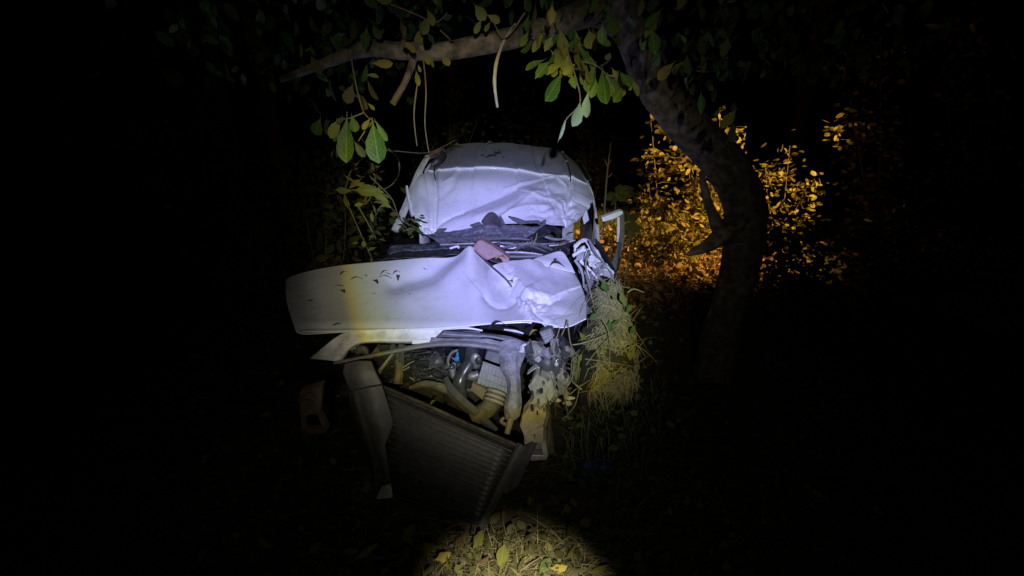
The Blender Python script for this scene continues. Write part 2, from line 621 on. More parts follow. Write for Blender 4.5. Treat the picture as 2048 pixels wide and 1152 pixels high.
gx = np.concatenate([np.linspace(-120, -6, 14), np.linspace(-5.5, 5.5, 90), np.linspace(6, 120, 14)])
gy = np.concatenate([np.linspace(-30, -1, 6), np.linspace(-.5, 9, 90), np.linspace(9.5, 160, 20)])
gv = [(x, y, GH(x, y) if abs(x) < 8 and y < 12 else 0) for y in gy for x in gx]
nw = len(gx)
gf = [(i * nw + j, i * nw + j + 1, (i + 1) * nw + j + 1, (i + 1) * nw + j) for i in range(len(gy) - 1) for j in range(nw - 1)]
tag(from_py("ground", gv, gf, M_soil), "dark forest soil under leaf litter around the wreck", None, None, "structure")


# ------------------------------------------------------------------ leaves
def leaf_outline(kind, n=9):
    """half widths along the length, base to tip"""
    ts = 1 - (1 - np.linspace(0, 1, n)) ** 1.45
    if kind == 'obovate':
        w = np.sin(np.pi * np.clip(ts, 0, 1) ** 1.6) ** .62 * .29
        w = w + .018 * np.sin(ts * 31) * (ts > .3) * (ts < .97)
    elif kind == 'oval':
        w = np.sin(np.pi * ts ** .95) * .25
    elif kind == 'lance':
        w = np.sin(np.pi * ts ** .8) * .15
    else:
        w = np.sin(np.pi * ts ** 1.1) * .27 * (1 + .25 * np.sin(ts * 19))
    w[0] = .012; w[-1] = .004
    return ts, w


def leaf_mesh(name, kind, material, n=9, cup=.10, bend=.12, stalk=True):
    """unit leaf, hanging along -Z in the XZ plane with the base at the origin"""
    ts, w = leaf_outline(kind, n)
    vs = []; fs = []
    for t, a in zip(ts, w):
        y = bend * t * t
        vs += [(-a, y - cup * a * 1.6, -t), (0, y, -t), (a, y - cup * a * 1.6, -t)]
    for i in range(n - 1):
        k = i * 3
        fs += [(k, k + 1, k + 4, k + 3), (k + 1, k + 2, k + 5, k + 4)]
    if stalk:
        k = len(vs)
        vs += [(-.012, 0, 0), (.012, 0, 0), (.01, -.02, .16), (-.01, -.02, .16)]
        fs.append((k, k + 1, k + 2, k + 3))
    me = bpy.data.meshes.new(name)
    me.from_pydata(vs, [], fs)
    me.polygons.foreach_set("use_smooth", [True] * len(me.polygons))
    me.materials.append(material)
    me.update()
    return me


def solid_leaf(me):
    return me


LM = {}
for nm, mt in (("green", M_leaf), ("yg", M_leaf_y), ("pale", M_leaf_pale), ("yel", M_leaf_yel), ("brown", M_leaf_br),
               ("dull", M_leaf_dull), ("amber", M_amber), ("dark", M_leaf_dk)):
    for kd in ("obovate", "oval", "lance", "lobed"):
        LM[nm, kd] = leaf_mesh("leaf", kd, mt, n=10 if kd == "obovate" else 7, cup=random.uniform(.1, .3), bend=random.uniform(.05, .2))


def put_leaf(parent, me, base, direction, length, width=1.0, roll=None, name="leaf"):
    """leaf from base along direction; faces roughly the camera unless rolled"""
    d = Vector(direction).normalized()
    z = -d
    f = Vector((0, 1, 0)) + Vector((random.uniform(-.5, .5), 0, random.uniform(-.4, .4)))
    x = f.cross(z)
    if x.length < .05: x = Vector((1, 0, 0))
    x.normalize()
    y = z.cross(x)
    M = Matrix(((x.x, y.x, z.x), (x.y, y.y, z.y), (x.z, y.z, z.z))).to_4x4()
    if roll: M = M @ Matrix.Rotation(roll, 4, 'Z')
    o = bpy.data.objects.new(name, me)
    COL.objects.link(o)
    base = Vector(base)
    T = Matrix.Translation(base) @ M @ Matrix.Diagonal((length * width, length, length, 1))
    if parent is not None:
        o.parent = parent
        T = Matrix.Translation(-parent.location) @ T
    o.matrix_local = T
    return o


def leaf_into(mb, base, direction, length, width=.25, face=None):
    """six-triangle leaf added to a joined foliage mesh"""
    d = Vector(direction).normalized()
    f = Vector(face) if face else Vector((random.uniform(-1, 1), random.uniform(-1, 1), random.uniform(-.2, 1)))
    x = d.cross(f)
    if x.length < .05: x = d.cross(Vector((.3, .7, .2)))
    x.normalize()
    nn = x.cross(d)
    b = Vector(base); w = length * width
    c = nn * (-.25 * w)
    droop = nn * (-.12 * length)
    mb.add([b, b + d * .35 * length + x * w + c, b + d * .75 * length + x * w * .75 + c + droop * .5, b + d * length + droop,
            b + d * .75 * length - x * w * .75 + c + droop * .5, b + d * .35 * length - x * w + c, b + d * .5 * length + droop * .3],
           [(0, 1, 6), (1, 2, 6), (2, 3, 6), (3, 4, 6), (4, 5, 6), (5, 0, 6)])


def rdir(down=.4, spread=1.0):
    return Vector((random.gauss(0, spread), random.gauss(0, spread), random.gauss(-down, .6)))


# ------------------------------------------------------------------ THE WRECK
van = empty("wrecked_van", P(1000, 600, 3.2) * 0 + Vector((-.1, 2.2, 0)),
            "crushed white van with caved-in roof, buckled bonnet and exposed engine bay", "van")

# --- roof, folded down over the missing windscreen
roof_rows = [
    [(874, 306, 5.1), (893, 297, 5.1), (930, 287, 5.1), (1000, 285, 5.1), (1050, 288, 5.1), (1095, 293, 5.1), (1122, 300, 5.1), (1150, 322, 5.1)],
    [(868, 319, 4.6), (885, 311, 4.6), (925, 305, 4.6), (1000, 303, 4.6), (1055, 306, 4.6), (1105, 312, 4.6), (1131, 320, 4.6), (1163, 340, 4.6)],
    [(858, 338, 3.98), (870, 336, 3.98), (915, 330, 3.96), (1000, 328, 3.96), (1060, 334, 3.96), (1110, 342, 3.98), (1140, 344, 3.98), (1172, 362, 4.02)],
    [(856, 345, 3.92), (869, 343, 3.915), (914, 339, 3.89), (1000, 337, 3.89), (1060, 342, 3.895), (1110, 350, 3.91), (1142, 352, 3.935), (1176, 368, 3.97)],
    [(834, 362, 3.78), (870, 364, 3.74), (915, 360, 3.72), (1000, 360, 3.72), (1060, 362, 3.74), (1110, 370, 3.78), (1145, 372, 3.80), (1184, 385, 3.86)],
    [(821, 397, 3.62), (872, 400, 3.58), (915, 397, 3.58), (1000, 397, 3.57), (1060, 400, 3.58), (1105, 405, 3.62), (1140, 405, 3.64), (1187, 400, 3.70)],
    [(828, 430, 3.46), (872, 430, 3.45), (915, 428, 3.45), (1000, 425, 3.45), (1060, 428, 3.46), (1100, 430, 3.48), (1135, 432, 3.50), (1171, 425, 3.55)],
    [(843, 462, 3.37), (870, 464, 3.36), (915, 461, 3.36), (960, 455, 3.36), (1010, 449, 3.36), (1075, 447, 3.38), (1130, 451, 3.40), (1150, 445, 3.42)],
]


def roof_disp(px, py):
    h = 0
    # crushed corner on the right
    m = np.exp(-((px - 1090) / 36) ** 2 - ((py - 410) / 30) ** 2)
    h = h + m * .032 * (crumple(px / 40, py / 27) - .9)
    m2 = np.exp(-((px - 1136) / 17) ** 2 - ((py - 425) / 28) ** 2)
    h = h + m2 * .055 * (crumple(px / 19 + 3, py / 20) - .9)
    # bottom left torn corner
    m3 = np.exp(-((px - 850) / 22) ** 2 - ((py - 455) / 14) ** 2)
    h = h + m3 * .03 * (crumple(px / 14, py / 9) - .9)
    # lazy waves
    h = h + .006 * (vnoise(px / 60, py / 30) - .5) * (py > 320)
    return h


roof_feats = [
    ('edge', [(866, 457), (880, 440), (905, 425), (950, 410), (1000, 389), (1042, 367), (1085, 354), (1112, 351), (1122, 362), (1137, 371)], (13, 42), -.046),
    ('vee', [(866, 457), (880, 440), (905, 425), (925, 419)], 3, -.014),
    ('vee', [(1010, 372), (1040, 361), (1085, 351), (1112, 349), (1122, 359), (1137, 368)], 3.5, .012),
    ('ridge', [(955, 432), (1000, 418), (1046, 392), (1070, 380)], 10, .012),
    ('edge', [(995, 440), (1025, 420), (1055, 395), (1070, 384)], (26, 6), .022),
    ('edge', [(1020, 424), (1050, 413), (1072, 411), (1104, 417)], (12, 4), .014),
    ('ridge', [(1070, 372), (1100, 376), (1128, 384)], 10, -.014),
    ('edge', [(1062, 386), (1085, 396), (1108, 402), (1122, 414), (1130, 436)], (4, 16), .016),
    ('vee', [(1105, 446), (1112, 430), (1106, 412)], 4, -.012),
    ('vee', [(869, 338), (872, 390), (868, 452)], 3.0, -.03),
    ('ridge', [(877, 338), (880, 390), (874, 452)], 4, .010),
    ('ridge', [(846, 352), (838, 395), (846, 440)], 15, .035), ('vee', [(850, 350), (859, 390), (859, 450)], 4, -.018),
    ('vee', [(915, 331), (905, 352), (889, 362)], 5, .012),
    ('ridge', [(918, 338), (905, 370), (880, 392)], 6, -.008),
    ('vee', [(1139, 345), (1140, 375), (1137, 395), (1132, 450)], 3.5, -.024),
    ('ridge', [(1146, 345), (1147, 378), (1145, 400)], 4, .010),
    ('vee', [(1100, 349), (1117, 352), (1136, 371)], 4, .020),
    ('vee', [(1140, 398), (1160, 405), (1180, 416)], 4, -.014),
    ('ridge', [(1105, 425), (1125, 405), (1140, 400)], 6, .018),
    ('vee', [(1115, 384), (1090, 392), (1065, 383)], 6, -.012),
    ('step', [(1028, 286), (1029, 329)], 2, .006), ('step', [(1036, 330), (1036, 287)], 2, .006),
    ('step', [(1062, 289), (1073, 336)], 2, .006), ('step', [(1083, 336), (1070, 289)], 2, .006),
    ('step', [(962, 286), (957, 328)], 2, .005), ('step', [(950, 328), (955, 287)], 2, .005),
]
sheet("roof", roof_rows, 210, 150, M_paint, van, roof_feats, roof_disp, normal=(0, -.62, .78), thick=.004)

# gutters along the roof
MB().tube([P(1121, 300, 5.05), P(1133, 322, 4.6), P(1140, 343, 4.0), P(1141, 362, 3.86)], .010, 6, 20, flat=.5).build("gutter", M_black, van)
MB().tube([P(893, 297, 5.05), P(884, 311, 4.6), P(869, 337, 4.0), P(871, 360, 3.78)], .008, 6, 20, flat=.5).build("gutter", M_black, van)
for px, py, Y in ((1125, 306, 4.9), (1133, 325, 4.5)):
    MB().ball(P(px, py, Y) + Vector((0, 0, .012)), .016, 8, 6, (1, 1, .6)).build("gutter_clip", M_bare, van)

# flanks of the body
def flank(name, top, drop, m):
    rows = []
    n = 6
    for k in range(n + 1):
        t = k / n
        rows.append([Vector((p.x + math.copysign(.10 * math.sin(t * 2.4), p.x), p.y, p.z * (1 - t) + drop * t)) for p in top])
    vs = [v for r in rows for v in r]
    w = len(top)
    fs = [(i * w + j, (i + 1) * w + j, (i + 1) * w + j + 1, i * w + j + 1) for i in range(n) for j in range(w - 1)]
    o = from_py(name, vs, fs, m, van)
    s = o.modifiers.new("thickness", 'SOLIDIFY'); s.thickness = .02; s.offset = 0
    return o


flank("side_panel", [P(1152, 323, 5.1), P(1165, 342, 4.6), P(1175, 364, 4.02), P(1184, 386, 3.88)], .28, M_paint_d)
flank("side_panel", [P(872, 307, 5.1), P(866, 320, 4.6), P(852, 340, 4.1)], .28, M_paint_d)
MB().prism([P(1156, 327, 4.98), P(1166, 343, 4.6), P(1177, 362, 4.15), P(1178, 378, 4.15), P(1168, 372, 4.6), P(1158, 352, 4.98)], (.03, 0, 0)).build("side_window", M_win, van)
MB().tube([P(1151, 322, 5.05), P(1160, 334, 4.8), P(1168, 346, 4.4), P(1176, 362, 4.1)], .014, 6, 14).build("window_seal", M_black, van)
MB().tube([P(1160, 330, 4.85) + Vector((.03, 0, 0)), P(1168, 345, 4.5) + Vector((.03, 0, 0)), P(1175, 360, 4.2) + Vector((.03, 0, 0))], .007, 6, 10).build("chrome_strip", M_alu, van)
tl_ = P(1000, 300, 5.85)
rear = [Vector((-.86, 5.16, .3)), Vector((.74, 5.16, .3)), Vector((.70, 5.14, 1.30)), Vector((.55, 5.14, 1.46)), Vector((0, 5.14, 1.52)), Vector((-.66, 5.14, 1.46)), Vector((-.84, 5.14, 1.33))]
MB().prism(rear, (0, -.05, 0)).build("rear_door", M_paint_d, van)

# cabin: floor, bulkhead, seats in the dark
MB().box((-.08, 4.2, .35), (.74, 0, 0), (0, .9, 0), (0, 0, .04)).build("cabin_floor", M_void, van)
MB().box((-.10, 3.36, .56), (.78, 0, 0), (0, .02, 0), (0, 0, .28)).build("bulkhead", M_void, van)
dash = MB()
dash.tube([(-.78, 3.42, .74), (-.4, 3.38, .80), (.1, 3.38, .81), (.6, 3.42, .76)], [.08, .11, .11, .08], 10, 20, flat=.8, wob=.03)
dash.build("dashboard", M_black, van)
for sx in (-.5, .3):
    b = MB()
    b.tube([(sx, 4.15, .50), (sx, 4.28, .80), (sx + .02, 4.38, 1.10)], [.20, .20, .14], 10, 10, flat=.4)
    b.build("seat", M_black, van)

# windscreen remains hanging under the roof edge
ws_rows = [
    [(852, 468, 3.30), (885, 463, 3.28), (930, 458, 3.27), (962, 450, 3.26), (992, 449, 3.26), (1035, 449, 3.26), (1070, 452, 3.28), (1092, 447, 3.30), (1110, 452, 3.30)],
    [(862, 474, 3.24), (890, 472, 3.22), (935, 468, 3.21), (965, 462, 3.20), (995, 462, 3.20), (1035, 461, 3.20), (1070, 460, 3.22), (1090, 455, 3.24), (1106, 458, 3.25)],
    [(880, 487, 3.16), (900, 486, 3.15), (940, 483, 3.14), (970, 479, 3.13), (1000, 478, 3.13), (1035, 474, 3.13), (1062, 472, 3.15), (1082, 466, 3.18), (1100, 464, 3.20)],
]
sheet("windscreen", ws_rows, 90, 26, M_glass, van,
      [('vee', [(860, 470), (960, 468), (1060, 462)], 4, -.012), ('ridge', [(1050, 470), (1075, 462), (1095, 450)], 5, -.03)],
      lambda x, y: .016 * (crumple(x / 22, y / 10) - .9), normal=(0, -.7, .7), thick=.006)
# dark folded trim on the right end of the glass
sheet("windscreen_surround", [[(1052, 478, 3.12), (1070, 464, 3.14), (1090, 451, 3.17), (1108, 450, 3.2), (1122, 462, 3.22)],
                              [(1060, 484, 3.07), (1080, 474, 3.08), (1098, 463, 3.1), (1112, 460, 3.13), (1124, 470, 3.16)]], 30, 8, M_black, van,
      [], lambda x, y: .015 * (crumple(x / 14, y / 9) - .9), normal=(0, -.7, .7), thick=.008)
# jagged shards standing up from the glass edge
for pts in ([(990, 450), (984, 440), (978, 433), (969, 446), (972, 452)],
            [(1001, 432), (1006, 440), (1010, 449), (1000, 449), (995, 440)],
            [(1017, 433), (1026, 440), (1040, 449), (1062, 446), (1088, 448), (1076, 442), (1050, 443), (1034, 437)],
            [(950, 457), (940, 451), (958, 445), (966, 452)],
            [(1076, 450), (1086, 443), (1092, 440), (1092, 449)],
            [(868, 468), (876, 459), (893, 458), (884, 466)]):
    MB().prism([P(x, y, 3.285) for x, y in pts], (0, .012, .004)).build("glass_shard", M_dark, van, smooth=False)
# sun visor flipped over the edge
vis = MB(); vis.tube([P(968, 449, 3.25), P(985, 436, 3.26), P(1003, 452, 3.22)], [.03, .05, .02], 10, 14, flat=.25)
vis.build("sun_visor", mat("dark_felt", (.05, .042, .045), (.07, .06, .062), rough=.85, scale=30), van)

# left door frame standing clear of the crushed roof
fr = MB()
fr.tube([P(856, 312, 4.0), P(838, 345, 3.85), P(815, 405, 3.62), P(790, 462, 3.42)], [.020, .026, .028, .030], 4, 26, flat=.6)
fr.build("door_frame", M_paint_d, van, smooth=False)
MB().tube([P(849, 318, 4.02), P(830, 352, 3.86), P(808, 408, 3.64), P(795, 448, 3.5)], .009, 6, 20).build("window_seal", M_black, van)
MB().tube([P(813, 372, 3.66), P(817, 398, 3.58), P(826, 432, 3.50)], [.012, .016, .018], 4, 12, flat=.6).build("quarter_pillar", M_paint, van, smooth=False)
MB().prism([P(842, 350, 3.8), P(835, 395, 3.68), P(822, 440, 3.52), P(803, 460, 3.45), P(818, 400, 3.64)], (.01, .012, 0)).build("quarter_window", M_win, van)
tr = MB()
tr.tube([P(850, 318, 4.02), P(870, 308, 4.05), P(889, 300, 4.1)], [.022, .030, .018], 6, 10, flat=.55)
tr.build("roof_lining", M_red, van)
MB().tube([P(864, 331, 4.0), P(878, 320, 4.02), P(890, 305, 4.08)], [.03, .035, .02], 6, 10, flat=.5).build("grab_handle", M_black, van)
MB().tube([P(857, 312, 4.04), P(872, 304, 4.08), P(886, 298, 4.12)], .008, 6, 8).build("frame_edge", M_alu, van)

# right rear edge under the roof corner
MB().prism([P(1165, 435, 3.5), P(1173, 420, 3.52), P(1178, 440, 3.52), P(1168, 449, 3.5)], (.01, .05, 0)).build("pillar_stub", M_paint, van, smooth=False)
MB().prism([P(1181, 408, 3.58), P(1186, 406, 3.58), P(1190, 440, 3.55), P(1184, 470, 3.5)], (.012, .06, 0)).build("side_glass", M_win, van, smooth=False)

# bent door frame on the right
df = MB()
df.prism([P(1203, 436, 3.12), P(1222, 429, 3.12), P(1240, 422, 3.12), P(1246, 423, 3.12), P(1246, 428, 3.12), P(1228, 438, 3.12), P(1206, 444, 3.12)], (.0, .04, .008))
df.build("bent_door_frame", M_paint, van, smooth=False, bevel=.003)
MB().tube([P(1243, 426, 3.14), P(1244, 455, 3.10), P(1242, 490, 3.05), P(1234, 520, 3.0)], [.017, .018, .018, .010], 4, 16, flat=.6).build("door_frame_post", M_alu, van, smooth=False)
MB().tube([P(1237, 434, 3.11), P(1237, 460, 3.08), P(1235, 484, 3.03)], [.007, .009, .006], 4, 12, flat=.5).build("door_frame_lip", M_paint, van)
MB().prism([P(1236, 486, 3.04), P(1243, 486, 3.04), P(1232, 545, 2.95), P(1218, 548, 2.95)], (.02, .03, 0)).build("door_edge", M_black, van)

# cowl, wipers, loose strips between bonnet and glass
cowl_rows = [[(772, 506, 3.02), (785, 491, 3.10), (860, 487, 3.10), (940, 484, 3.10), (1000, 487, 3.10), (1060, 484, 3.1), (1130, 484, 3.1)],
             [(768, 512, 2.98), (790, 500, 3.02), (860, 497, 3.02), (940, 494, 3.02), (1000, 500, 3.02), (1060, 500, 3.02), (1135, 500, 3.02)],
             [(740, 522, 2.92), (790, 516, 2.92), (860, 512, 2.92), (940, 506, 2.92), (1000, 525, 2.9), (1060, 522, 2.88), (1135, 520, 2.92)]]
sheet("cowl_panel", cowl_rows, 80, 20, M_black, van, [], lambda x, y: .02 * (crumple(x / 26, y / 9) - .9), normal=(0, -.4, .9), thick=.01)
sheet("cowl_glass_strip", [[(775, 504, 2.99), (786, 490, 3.04), (850, 487, 3.05), (915, 489, 3.04), (960, 486, 3.04)],
                           [(778, 508, 2.96), (800, 502, 2.97), (855, 499, 2.98), (915, 495, 2.98), (962, 491, 2.99)]], 60, 8, M_glass2, van, [],
      lambda x, y: .012 * (crumple(x / 20, y / 8) - .9), normal=(0, -.5, .85), thick=.006)
strips = [([(880, 490), (960, 487), (1000, 484)], 2.99, .006, M_alu), ([(900, 497), (915, 493), (917, 497)], 2.97, .007, M_paint),
          ([(1000, 486), (1060, 489), (1115, 487)], 3.03, .008, M_grey), ([(1005, 496), (1050, 490), (1095, 505)], 2.99, .010, M_dark),
          ([(1000, 506), (1040, 506), (1085, 510)], 2.95, .010, M_alu), ([(1030, 500), (1060, 487), (1105, 500)], 2.98, .012, M_dark),
          ([(1010, 513), (1050, 514), (1085, 512)], 2.92, .008, M_grey), ([(960, 482), (1010, 478), (1060, 480)], 3.05, .009, M_dark),
          ([(1062, 476), (1068, 488), (1074, 490)], 2.98, .006, M_dark), ([(1098, 492), (1118, 490), (1150, 481)], 3.0, .006, M_alu),
          ([(1000, 492), (1022, 496), (1045, 494)], 3.0, .007, M_paint_d), ([(1090, 474), (1110, 479), (1134, 478)], 3.05, .008, M_glass)]
for pts, Y, r, m in strips:
    MB().tube([P(x, y, Y) for x, y in pts], [r, r * 1.2, r * .7], 5, 10, flat=.5, wob=.1).build("wiper_arm" if r > .007 else "torn_strip", m, van)
for k in range(26):
    x = random.uniform(1000, 1140); y = random.uniform(484, 518)
    c = P(x, y, 2.97)
    l = random.uniform(.008, .022)
    b = MB(); b.prism([c, c + Vector((l, 0, l * random.uniform(-.4, .4))), c + Vector((l * .6, -.004, l * .6)), c + Vector((l * .1, 0, l * .4))], (0, .008, .002))
    b.build("glass_crumb", random.choice([M_glass, M_grey, M_dark]), van, smooth=False)

# --- bonnet
b0 = [(570, 554), (602, 545), (680, 531), (780, 521), (870, 512), (915, 505), (940, 497), (962, 513), (985, 533), (1010, 529), (1060, 523), (1095, 530), (1125, 537), (1140, 541), (1148, 546)]
b1 = [(590, 653), (608, 664), (690, 661), (780, 658), (880, 655), (930, 651), (960, 648), (985, 645), (1010, 643), (1035, 641), (1065, 641), (1095, 648), (1120, 652), (1145, 649), (1172, 637)]
rows = []
for k in range(7):
    t = k / 6
    r = []
    for i, (a, b) in enumerate(zip(b0, b1)):
        x = a[0] + (b[0] - a[0]) * t
        y = a[1] + (b[1] - a[1]) * t
        if i == 14: x += 9 * math.sin(math.pi * t)
        if i == 13: x += 5 * math.sin(math.pi * t)
        if i == 0: x -= 7 * math.sin(math.pi * t)
        r.append((x, y, 2.82 + (2.10 - 2.82) * t))
    rows.append(r)


def bonnet_disp(px, py):
    m = np.exp(-((px - 1074) / 26) ** 2 - ((py - 608) / 22) ** 2)
    h = m * .044 * (crumple(px / 27, py / 18) - .9)
    m = np.exp(-((px - 1026) / 10) ** 2 - ((py - 562) / 18) ** 2)
    h = h + m * .03 * (crumple(px / 13 + 4, py / 12 + 2) - .9)
    m = np.exp(-((px - 1105) / 30) ** 2 - ((py - 634) / 14) ** 2)
    h = h + m * .012 * (crumple(px / 34 + 9, py / 18 + 2) - .9)
    h = h + .010 * (vnoise(px / 110, py / 55) - .5)
    h = h - .012 * np.clip((640 - px) / 70, 0, 1) ** 2 + .006 * (crumple(px / 40, py / 24) - .9) * np.clip((660 - px) / 70, 0, 1)          # left shoulder rolls down
    h = h - .010 * np.clip((py - 640) / 14, 0, 1) ** 2           # front lip rolls down
    return h


bonnet_feats = [
    ('ridge', [(938, 498), (925, 520), (900, 545)], 24, .020),
    ('ridge', [(912, 508), (860, 545), (790, 566)], 20, -.036),
    ('ridge', [(820, 590), (900, 580), (960, 560)], 34, .012),
    ('step', [(1030, 586), (1016, 563), (985, 533), (947, 497)], 3, .018),
    ('edge', [(1016, 562), (1030, 580), (1046, 597), (1066, 616), (1088, 638), (1100, 647)], (10, 4), -.030),
    ('edge', [(1030, 560), (1044, 578), (1060, 590), (1076, 592), (1097, 599), (1114, 592), (1132, 585)], (4, 26), .016),
    ('vee', [(1058, 596), (1078, 602), (1098, 607), (1118, 600)], 4, -.014),
    ('edge', [(970, 590), (982, 602), (998, 608), (1014, 606), (1028, 597)], (4, 20), -.034),
    ('ridge', [(1000, 572), (1020, 590)], 9, -.012),
    ('ridge', [(1046, 606), (1066, 626), (1084, 644)], 6, .014),
    ('ridge', [(1120, 612), (1135, 620), (1150, 626)], 16, .008),
    ('ridge', [(1060, 524), (1085, 545), (1095, 560)], 14, .008),
    ('ridge', [(1040, 534), (1070, 552), (1110, 560)], 12, -.006),
]
bonnet = sheet("bonnet", rows, 260, 110, M_paint, van, bonnet_feats, bonnet_disp, normal=(0, -.25, .97), thick=.005)
# torn rear corner of the bonnet
sheet("bonnet_corner", [[(1056, 522, 2.84), (1085, 512, 2.90), (1118, 502, 2.95), (1130, 508, 2.93)],
                        [(1075, 526, 2.82), (1100, 524, 2.83), (1130, 522, 2.86), (1140, 526, 2.84)],
                        [(1085, 529, 2.80), (1110, 536, 2.78), (1138, 543, 2.76), (1150, 546, 2.74)]], 30, 20, M_paint, van,
      [('ridge', [(1080, 520), (1140, 535)], 10, .006)], None, thick=.005)
# dark tube standing in for the shadow line under the bonnet fold
MB().tube([P(948, 501, 2.80), P(985, 534, 2.60), P(1012, 558, 2.45), P(1024, 574, 2.38)], [.005, .008, .007, .004], 6, 16, flat=.5).build("bonnet_fold_shadow", M_dark, van)
MB().tube([P(604, 663, 2.098), P(690, 662, 2.096), P(880, 656, 2.096), P(960, 649, 2.096), P(1035, 642, 2.096), P(1065, 642, 2.096), P(1118, 653, 2.096)], .0045, 6, 60).build("bonnet_hem", M_paint, van)

# --- white front panel under the bonnet, with the headlamp opening
outer = [(894, 653), (850, 656), (800, 658), (740, 660), (695, 664), (668, 678), (648, 694), (634, 706), (621, 717)]
inner = [(862, 684), (835, 685), (795, 685), (755, 684), (722, 687), (703, 696), (693, 706), (687, 715), (680, 723)]
fr_rows = []
for t, dY in ((0, .0), (.35, -.012), (.7, -.03), (.9, -.034), (1.0, -.01)):
    fr_rows.append([(a[0] + (b[0] - a[0]) * t, a[1] + (b[1] - a[1]) * t, 2.12 + dY - .06 * (i / 8)) for i, (a, b) in enumerate(zip(outer, inner))])
sheet("front_panel", fr_rows, 70, 18, M_paint_d, van, [('vee', [(862, 681), (755, 681), (715, 687), (697, 702)], 3, .006)], None, normal=(0, -.7, .7), thick=.006)
MB().prism([P(826, 681, 2.06), P(858, 679, 2.06), P(861, 686, 2.05), P(824, 688, 2.05)], (0, .003, .001)).build("paper_sticker", M_sticker, van, smooth=False)
for pts, m in (([(692, 690), (717, 687), (718, 692), (691, 696)], M_orange), ([(690, 697), (712, 694), (712, 700), (688, 703)], M_tan),
               ([(700, 700), (716, 696), (714, 705), (702, 706)], M_clear)):
    MB().prism([P(x, y, 2.10) for x, y in pts], (0, .05, .01)).build("headlamp_fragment", m, van, smooth=False, bevel=.003)
MB().tube([P(712, 702, 2.12), P(728, 700, 2.12), P(735, 712, 2.1)], [.02, .03, .015], 8, 10, flat=.7).build("headlamp_clip", M_hose, van)

# support rails across the top of the engine
rail = MB()
rail.tube([P(668, 726, 1.98), P(720, 716, 2.0), P(790, 702, 2.02), P(850, 691, 2.03), P(905, 687, 2.03), P(965, 691, 2.03), P(1000, 697, 2.02)],
          [.008, .010, .012, .014, .015, .017, .018], 8, 50)
rail.build("cross_rail", M_alu, van)
sheet("upper_crossmember", [[(888, 661, 2.10), (930, 664, 2.10), (980, 667, 2.10), (1020, 672, 2.09), (1055, 684, 2.07), (1070, 690, 2.05)],
                            [(884, 666, 2.07), (930, 669, 2.06), (980, 672, 2.06), (1020, 680, 2.05), (1050, 692, 2.04), (1064, 698, 2.03)]],
      50, 6, M_steel, van, [], lambda x, y: .006 * (crumple(x / 24, y / 10) - .9), normal=(0, -.6, .8), thick=.01)
sheet("crossmember_bar", [[(862, 675, 2.07), (920, 676, 2.06), (975, 677, 2.05), (1005, 684, 2.04)],
                          [(860, 683, 2.05), (920, 683, 2.04), (975, 685, 2.03), (1005, 692, 2.02)]], 40, 6, M_steel, van,
      [], lambda x, y: .006 * (crumple(x / 24, y / 10) - .9), normal=(0, -.6, .8), thick=.012)
MB().tube([P(878, 659, 2.11), P(930, 656, 2.12), P(965, 661, 2.12)], [.005, .006, .004], 6, 16).build("seal_strip", M_paint, van)
MB().prism([P(885, 664, 2.14), P(960, 662, 2.14), P(962, 676, 2.12), P(872, 674, 2.12)], (0, .02, .0)).build("air_guide", M_dark, van)
MB().tube([P(1008, 659, 2.1), P(1030, 662, 2.1), P(1047, 667, 2.09)], [.004, .007, .004], 6, 10).build("seal_strip", M_paint_d, van)
# radiator support leg bending down
leg_rows = [[(985, 690, 2.03), (1020, 678, 2.04), (1052, 683, 2.05), (1068, 692, 2.04)],
            [(996, 702, 1.99), (1015, 700, 1.985), (1036, 702, 1.985), (1054, 706, 2.0)],
            [(1000, 716, 1.97), (1012, 718, 1.945), (1030, 720, 1.95), (1046, 722, 1.97)],
            [(1001, 738, 1.94), (1012, 742, 1.915), (1030, 744, 1.92), (1040, 740, 1.94)],
            [(1013, 762, 1.91), (1022, 762, 1.885), (1034, 762, 1.89), (1041, 760, 1.91)],
            [(1014, 785, 1.88), (1022, 785, 1.85), (1034, 784, 1.855), (1042, 782, 1.88)],
            [(1008, 812, 1.86), (1018, 812, 1.83), (1032, 810, 1.83), (1044, 806, 1.86)],
            [(1010, 838, 1.84), (1018, 842, 1.81), (1030, 840, 1.815), (1040, 832, 1.84)]]
sheet("radiator_support", leg_rows, 26, 70, M_steel, van, [('vee', [(1012, 715), (1010, 735), (1024, 765), (1018, 800)], 2.5, .010), ('ridge', [(1030, 700), (1030, 740), (1034, 770), (1034, 820)], 4, .008)],
      lambda x, y: .012 * (crumple(x / 13, y / 13) - .9), normal=(0, -.85, .5), thick=.012)
sheet("support_bracket", [[(1040, 690, 2.0), (1052, 686, 2.0), (1062, 692, 2.0)], [(1038, 704, 1.97), (1046, 706, 1.97), (1050, 702, 1.97)]], 10, 8, M_bare, van, [], None,
      normal=(0, -.8, .5), thick=.01)
MB().tube([P(1022, 838, 1.80), P(1018, 852, 1.77), P(1014, 868, 1.74)], [.016, .016, .013], 8, 10).build("bush_pin", M_tan, van)
MB().tube([P(1008, 835, 1.81), P(1003, 842, 1.80), P(1010, 848, 1.80), P(1020, 846, 1.80)], [.006, .010, .008, .006], 6, 12).build("pipe_clip", M_tan, van)

